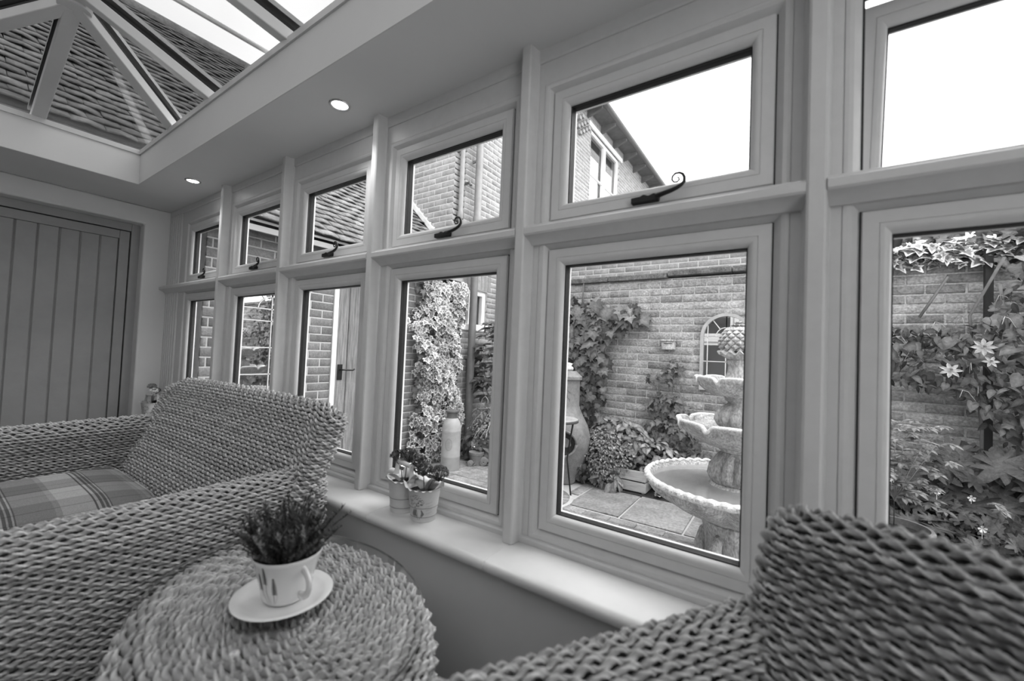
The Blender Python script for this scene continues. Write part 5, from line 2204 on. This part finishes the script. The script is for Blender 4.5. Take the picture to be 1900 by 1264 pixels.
scatter(iv, 'ivy', sheet(ivf, 1400, .070, 11, (.75, -.62, .35), .38), M['ivy'], 300)
rg0 = random.Random(2)
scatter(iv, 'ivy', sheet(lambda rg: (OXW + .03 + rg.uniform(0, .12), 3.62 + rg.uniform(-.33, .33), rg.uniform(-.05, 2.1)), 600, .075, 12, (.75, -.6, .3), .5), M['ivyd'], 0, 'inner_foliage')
stems(iv, [[(OXW + .03, 3.62 + dx, GZ), (OXW + .05, 3.6 + dx * 1.5, .6), (OXW + .03, 3.65 + dx, 1.9)] for dx in (-.15, 0, .12)], .012, M['bark'])

# glossy shrub right of the downpipe
sh = empty('glossy_shrub', (-3.2, 4.42, GZ), 0, 'dark glossy-leaved shrub beneath the small house window', 'shrub')
its = []
rg = random.Random(4)
tips = []
for k in range(54):
    a = rg.uniform(0, 2 * PI)
    z = rg.uniform(.55, 1.62)
    r_ = .34 * math.sin(PI * min(1, (z - .1) / 1.9)) + .05
    c = Vector((-3.12 + r_ * math.cos(a), 4.36 + r_ * .5 * math.sin(a), z))
    tips.append(c)
    for j in range(8):
        an = 2 * PI * j / 8 + rg.uniform(-.3, .3)
        tipd = Vector((math.cos(an), math.sin(an), rg.uniform(-.3, .5)))
        its.append((c, Vector((tipd.x * -.3, -.4, 1)), tipd, rg.uniform(.10, .15)))
scatter(sh, 'ovate', its, M['shrub'], 120)
stems(sh, [[(-3.15, 4.42, GZ), (-3.15 + (c.x + 3.15) * .4, 4.4, c.z * .6), c] for c in tips[:30]], .003, M['bark'])

# arching ornamental grass
gr = empty('ornamental_grass', (-2.98, 4.15, GZ), 0, 'pale arching ornamental grass in front of the glossy shrub', 'grass plant')
rg = random.Random(8)
V, F = [], []
for k in range(170):
    a = rg.uniform(0, 2 * PI)
    L = rg.uniform(.55, .95)
    spread = rg.uniform(.12, .42)
    w_ = rg.uniform(.004, .0065)
    m_ = 9
    b0 = len(V)
    for i in range(m_):
        t = i / (m_ - 1)
        r_ = spread * t ** 1.5
        z = .15 + L * (t - .55 * t ** 3 * (spread / .3))
        side = Vector((-math.sin(a), math.cos(a), 0)) * (w_ * (1 - .8 * t))
        c = Vector((r_ * math.cos(a), r_ * math.sin(a), z))
        V += [c - side, c + side]
    F += [(b0 + 2 * i, b0 + 2 * i + 1, b0 + 2 * i + 3, b0 + 2 * i + 2) for i in range(m_ - 1)]
o = link_mesh('blades', np_mesh('blades', [tuple(v) for v in V], F, M['grassb']), gr)
o['kind'] = 'stuff'
MB().lathe([(1e-6, 0), (.09, 0), (.12, .22), (.11, .23), (1e-6, .2)], 20).build('dark_pot', M['post'], gr, True)

# low leafy plants right of the churn
lp_ = empty('low_leafy_plants', (-2.95, 3.95, GZ), 0, 'mixed low leafy plants between the milk churn and the grass', 'plants')
scatter(lp_, 'heart', cloud((-3.10, 3.97, .06), (.26, .16, .20), 210, .080, 21, base=(.2, -.6, .6)), M['shrub'], 90)
scatter(lp_, 'small', cloud((-3.02, 3.98, .26), (.26, .14, .16), 800, .035, 22, base=(.2, -.5, .7), shell=.2), M['herb'], 0, 'small_foliage')
scatter(lp_, 'ovate', cloud((-3.12, 4.0, .38), (.10, .10, .16), 60, .07, 23, base=(.2, -.5, .7)), M['ivyd'], 0, 'upper_foliage')
mb = MB()
rg = random.Random(3)
for k in range(26):
    c = Vector((-.17 + rg.gauss(0, .018), .08 + rg.gauss(0, .012), .42 + rg.uniform(0, .14)))
    for j in range(5):
        a = 2 * PI * j / 5
        mb.add([c, c + Vector((.012 * math.cos(a), -.004, .012 * math.sin(a))), c + Vector((.012 * math.cos(a + .8), -.004, .012 * math.sin(a + .8)))], [(0, 1, 2)])
mb.build('white_flower_spike', M['petal'], lp_)
MB().tube([(-.20, .05, .1), (-.20, .05, .62), (-.18, .05, .74), (-.13, .05, .78), (-.09, .05, .74), (-.085, .05, .68)], .005, 6).build('shepherds_crook', M['fascia'], lp_, True)

# vine on the garden wall, left
vn = empty('wall_vine', (-1.75, GY - .05, GZ), 0, 'broad-leaved vine hanging on the garden wall left of the plaque', 'climber')


def vnf(rg):
    for _ in range(30):
        x_ = rg.uniform(-2.33, -1.32)
        z = rg.uniform(.75, 1.98)
        t = (x_ + 2.45) / 1.13
        top = 1.92 - .12 * t - .1 * abs(math.sin(x_ * 9))
        bot = 1.28 + .35 * t ** 2 if t > .62 else .72 + .75 * max(0, t - .30) * 2.2
        if bot < z < top and not (1.52 < z < 1.72 and -1.75 < x_ < -1.5 and rg.random() < .75):
            return (x_, GY - .03 - rg.uniform(.0, .16), z)
    return None


scatter(vn, 'vine', sheet(vnf, 420, .135, 31, (.05, -1, .45), .40), M['vine'], 260)
scatter(vn, 'vine', sheet(lambda rg: (rg.uniform(-2.1, -1.62 - .25 * rg.random()), GY - .06 - rg.uniform(0, .14), rg.uniform(.50, 1.35)), 360, .095, 32, (.0, -1, .4), .45), M['vine'], 0, 'lower_foliage')
stems(vn, [[(-1.95, GY - .03, GZ), (-1.9, GY - .05, .6), (-1.85, GY - .06, 1.2), (-1.6, GY - .05, 1.75)], [(-1.82, GY - .03, GZ), (-1.8, GY - .05, .6), (-1.95, GY - .05, 1.3), (-2.15, GY - .05, 1.8)],
           [(-1.85, GY - .06, 1.2), (-1.6, GY - .07, 1.5), (-1.35, GY - .06, 1.65)], [(-2.0, GY - .05, 1.7), (-2.0, GY - .04, 2.02), (-1.98, GY - .03, 2.15)]], .008, M['bark'])

# bushes in and behind the planter
hb = empty('spilling_herb', (-1.58, 4.08, GZ), 0, 'pale small-leaved herb spilling over the front of the planter', 'plant')
scatter(hb, 'small', cloud((-1.60, 4.12, .20), (.34, .19, .26), 2600, .030, 41, base=(0, -.5, .7), shell=.35, spread=.6, down=.2) + cloud((-1.56, 4.02, .02), (.16, .10, .14), 500, .028, 42, base=(0, -.6, .6), shell=.3, spread=.6), M['herb'], 0)
scatter(hb, 'ovate', cloud((-1.47, 3.98, -.02), (.10, .04, .06), 14, .13, 43, base=(0, -.8, .5), down=1.2), M['herb'], 14, 'broad_leaves')
lb = empty('leafy_bush', (-1.36, 4.24, GZ), 0, 'leafy bush growing behind the slatted planter', 'bush')
scatter(lb, 'ovate', cloud((-1.50, 4.24, .36), (.34, .14, .20), 330, .092, 44, base=(0, -.6, .7), down=.1) + cloud((-1.12, 4.22, .20), (.26, .14, .22), 260, .085, 45, base=(0, -.6, .7), down=.2), M['herb'], 200)
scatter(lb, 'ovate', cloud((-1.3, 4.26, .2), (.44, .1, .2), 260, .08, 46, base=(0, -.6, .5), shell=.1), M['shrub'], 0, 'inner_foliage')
fl2 = empty('flowering_plants', (-.80, 4.22, GZ), 0, 'low plants with tiny white flowers under the wall behind the fountain basin', 'plants')
scatter(fl2, 'heart', cloud((-.72, 4.24, .12), (.40, .12, .22), 340, .065, 47, base=(0, -.6, .7)), M['shrub'], 60)
scatter(fl2, 'small', cloud((-.85, 4.12, .16), (.22, .06, .08), 14, .04, 48, base=(0, -1, .4)), M['petal'], 0, 'white_flowers')
wc = empty('wall_climber', (-1.0, GY - .05, GZ), 0, 'thin climber with sparse leaves on the garden wall left of the middle basin', 'climber')
L1 = [[(-1.12, GY - .03, .2), (-1.10, GY - .05, .7), (-1.12, GY - .05, .95), (-1.2, GY - .05, 1.1)], [(-.98, GY - .03, .3), (-.98, GY - .06, .8), (-.97, GY - .06, 1.2)], [(-.85, GY - .03, .2), (-.88, GY - .06, .7), (-.92, GY - .05, .9)]]
stems(wc, L1, .005, M['bark'])
scatter(wc, 'ivy', cloud((-1.03, GY - .10, .72), (.19, .06, .14), 110, .075, 51, base=(0, -1, .4)) + cloud((-.97, GY - .09, 1.08), (.07, .04, .14), 26, .075, 52, base=(0, -1, .4)) + cloud((-.80, GY - .10, .66), (.14, .05, .07), 40, .06, 53, base=(0, -1, .4))
        + cloud((-1.16, GY - .08, 1.0), (.06, .03, .06), 12, .06, 54, base=(0, -1, .4)) + cloud((-1.0, GY - .1, .45), (.3, .06, .16), 110, .075, 55, base=(0, -1, .4)), M['vine'], 120)
pf = empty('pelargonium', (-1.90, 4.0, GZ), 0, 'small clump with round leaves and white flowers beside the chiminea', 'plant')
scatter(pf, 'heart', cloud((-1.83, 4.02, .06), (.14, .10, .14), 80, .065, 56, base=(0, -.6, .7)), M['shrub'], 50)
scatter(pf, 'small', cloud((-1.83, 3.95, .18), (.12, .05, .06), 9, .032, 57, base=(0, -1, .5)), M['petal'], 0, 'white_flowers')
se = empty('rose_ornament', (-1.02, 4.08, GZ + .03), 0, 'pale stone rose lying at the right end of the planter', 'ornament')
mb = MB()
for j, (n__, r_, tl) in enumerate(((6, .035, 1.1), (5, .028, .7), (4, .018, .3))):
    for k in range(n__):
        a = 2 * PI * (k + .5 * j) / n__
        V, F = leafy(.022, .045, .6, a, tl, (0, 0, 0), 5)
        mb.add(V, F)
mb.build('petals', M['stone'], se, True)

# right-hand window: ivy on the coping, clematis, geraniums
ci = empty('coping_ivy', (1.1, GY, 2.05), 0, 'pale ivy trailing along the coping of the wall at the right', 'climber')
scatter(ci, 'ivy', sheet(lambda rg: (rg.uniform(.45, 1.75), GY - .06 + rg.uniform(-.07, .12), 2.03 + rg.uniform(-.06, .12) + .02), 420, .085, 61, (.0, -.55, .9), .40, down=.6), M['ivy'], 170)
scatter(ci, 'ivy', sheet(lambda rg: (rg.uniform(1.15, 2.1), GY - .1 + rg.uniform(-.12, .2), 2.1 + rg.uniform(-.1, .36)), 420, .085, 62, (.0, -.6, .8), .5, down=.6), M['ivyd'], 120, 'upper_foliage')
bi = empty('neighbour_ivy', (.8, NY - .05, 2.0), 0, 'dark ivy covering the wall behind the coping at the right', 'climber')
scatter(bi, 'ivy', sheet(lambda rg: (rg.uniform(.95, 1.9), NY - .04 - rg.uniform(0, .08), rg.uniform(2.1, 2.9)), 420, .10, 63, (.0, -1, .4), .4), M['ivyd'], 0)
cl = empty('clematis', (1.0, 4.1, GZ), 0, 'tangled clematis with star-shaped flowers over the wall at the right', 'climber')


def clf(rg):
    for _ in range(40):
        x_ = rg.uniform(.5, 1.85)
        z = rg.uniform(.35, 2.0)
        t = (x_ - .5) / 1.35
        top = 1.52 + .62 * sst(.38, .62, t)
        bot = 1.12 - .2 * t if t < .30 else 1.12 - 1.0 * min(1, (t - .30) * 1.7)
        if bot < z < top:
            return (x_, 4.22 - rg.uniform(0, .30) * (.5 + t), z)
    return None


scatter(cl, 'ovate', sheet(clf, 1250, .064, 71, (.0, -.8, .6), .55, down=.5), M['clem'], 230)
scatter(cl, 'heart', sheet(clf, 330, .082, 72, (.0, -.8, .6), .5, down=.7), M['ivyd'], 60, 'broad_foliage')
rg = random.Random(12)
ln = []
for k in range(46):
    p = clf(rg)
    if p:
        p = Vector(p)
        a_ = rg.uniform(-.06, .06)
        ln.append([p, p + Vector((a_, -.02, .06)), p + Vector((a_ * 1.7, -.03, .07)), p + Vector((a_ * 2.1, -.04, .02))])
stems(cl, ln, .0015, M['grassb'], 'tendrils')
stems(cl, [[(1.12, 4.3, GZ), (1.1, 4.2, .8), (1.05, 4.25, 1.6), (1.2, 4.2, 2.0)], [(1.2, 4.25, GZ), (1.25, 4.1, .9), (1.15, 4.1, 1.8)], [(.95, 4.3, 1.9), (.8, 4.3, 1.6)]], .010, M['bark'])


def star(root, c, r_, nrm, n__=8):
    R_ = orient(nrm, (0, 0, 1))
    mb_ = MB()
    for k in range(n__):
        a = 2 * PI * k / n__
        ca, sa_ = math.cos(a), math.sin(a)
        P = [(0, 0, 0), (.35, -.20, .06), (.7, -.17, .10), (1, 0, .02), (.7, .17, .10), (.35, .20, .06), (.6, 0, .02)]
        vs_ = [Vector(c) - root.location + R_ @ Vector(((x_ * ca - y_ * sa_) * r_, (x_ * sa_ + y_ * ca) * r_, z_ * r_)) for x_, y_, z_ in P]
        mb_.add(vs_, [(0, 1, 6), (1, 2, 6), (2, 3, 6), (3, 4, 6), (4, 5, 6), (5, 0, 6)])
    for k in range(14):
        a = 2 * PI * k / 14
        p = Vector(c) - root.location + R_ @ Vector((.2 * r_ * math.cos(a), .2 * r_ * math.sin(a), .28 * r_))
        q = Vector(c) - root.location
        mb_.tube([q, p], .0018, 3)
    return mb_.build('star_flower', M['clemp'], root)


star(cl, (1.00, 3.80, 1.36), .060, (-.1, -1, .25))
star(cl, (.855, 3.80, 1.205), .058, (-.1, -.9, .5), 7)
star(cl, (1.03, 3.80, 1.27), .042, (.1, -.9, .4), 6)
pst = MB().box(1.13, 1.17, 4.27, 4.31, GZ, 2.1).build('trellis_post', M['post'])
tag(pst, 'dark upright post half hidden in the clematis', 'post')

ps = empty('potted_shrub', (.50, 3.20, GZ + .41), 0, 'feathery small shrub growing in the terracotta pot', 'plant')
stems(ps, [[(.50, 3.2, .30), (.50, 3.2, .45), (.50 + dx, 3.2 + dy, .78)] for dx, dy in ((.0, 0), (.1, -.05), (-.12, .02), (.05, .08), (.16, .0))], .0022, M['bark'])
rg = random.Random(14)
its = []
for k in range(85):
    c = Vector((.50 + rg.gauss(0, .13), 3.22 + rg.gauss(0, .09), rg.uniform(.42, .92)))
    for j in range(7):
        an = 2 * PI * j / 7 + rg.uniform(-.3, .3)
        td = Vector((math.cos(an), math.sin(an), rg.uniform(-.1, .35)))
        its.append((c, Vector((0, -.25, 1)), td, rg.uniform(.032, .055)))
scatter(ps, 'ovate', its, M['shrub'], 180)

ge = empty('geranium_bed', (1.0, 3.3, GZ), 0, 'spreading mass of dark lobed geranium leaves with tiny white flowers, lower right', 'plants')


def gef(rg):
    x_ = rg.uniform(.55, 2.0)
    y_ = rg.uniform(2.75, 4.1)
    if (x_ - .5) ** 2 + (y_ - 3.2) ** 2 < .30 ** 2:
        return None
    z = GZ + .08 + .34 * sst(2.9, 3.8, y_) + .12 * math.sin(x_ * 7) * math.sin(y_ * 6) + rg.uniform(-.05, .07)
    return (x_, y_, z)


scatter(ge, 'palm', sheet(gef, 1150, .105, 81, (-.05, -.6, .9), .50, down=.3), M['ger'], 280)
scatter(ge, 'palm', [(p - Vector((0, 0, .07)), n_, t_, s_) for p, n_, t_, s_ in sheet(gef, 700, .10, 83, (-.05, -.4, .9), .4, down=.3)], M['ger'], 0, 'under_foliage')
scatter(ge, 'palm', sheet(lambda rg: (rg.uniform(.72, 1.7), rg.uniform(3.75, 4.05), rg.uniform(.30, .68)), 120, .17, 82, (-.1, -.7, .75), .25, down=.5), M['ger'], 40, 'back_foliage')
rg = random.Random(5)
mb = MB()
for k in range(52):
    p = gef(rg)
    if p is None:
        continue
    c = Vector(p) + Vector((0, -.03, .09)) - ge.location
    mb.tube([c - Vector((0, 0, .12)), c], .0015, 3)
    for j in range(5):
        a = 2 * PI * j / 5
        a2 = a + .9
        mb.add([c, c + Vector((.017 * math.cos(a), -.012, .017 * math.sin(a))), c + Vector((.021 * math.cos(a + .45), -.010, .021 * math.sin(a + .45))), c + Vector((.017 * math.cos(a2), -.012, .017 * math.sin(a2)))], [(0, 1, 2, 3)])
o = mb.build('white_flowers', M['petal'], ge)
o['kind'] = 'stuff'
wb = empty('wall_basket', (.72, NY - .01, 2.28), 0, 'dark half-round wall basket behind the coping at the right', 'wall basket')
mb = MB().lathe([(1e-6, 0), (.10, .03), (.17, .12), (.19, .22)], 24)
mb.build('bowl', M['post'], wb, True)
pp = MB().lathe([(.045, 1.2), (.045, 2.9)], 16, (1.02, NY - .06, 0)).build('white_downpipe', M['pipew'], None, True)
tag(pp, 'white downpipe on the wall behind the coping at the right', 'pipe')

bs = empty('boundary_shrubs', (3.4, 3.9, GZ), 0, 'dense shrubs at the far right end of the courtyard, outside the windows', 'shrubs')
scatter(bs, 'ovate', cloud((3.3, 3.9, .9), (.9, .35, 1.1), 1500, .11, 91, base=(-.5, -.5, .5)), M['clem'], 0)
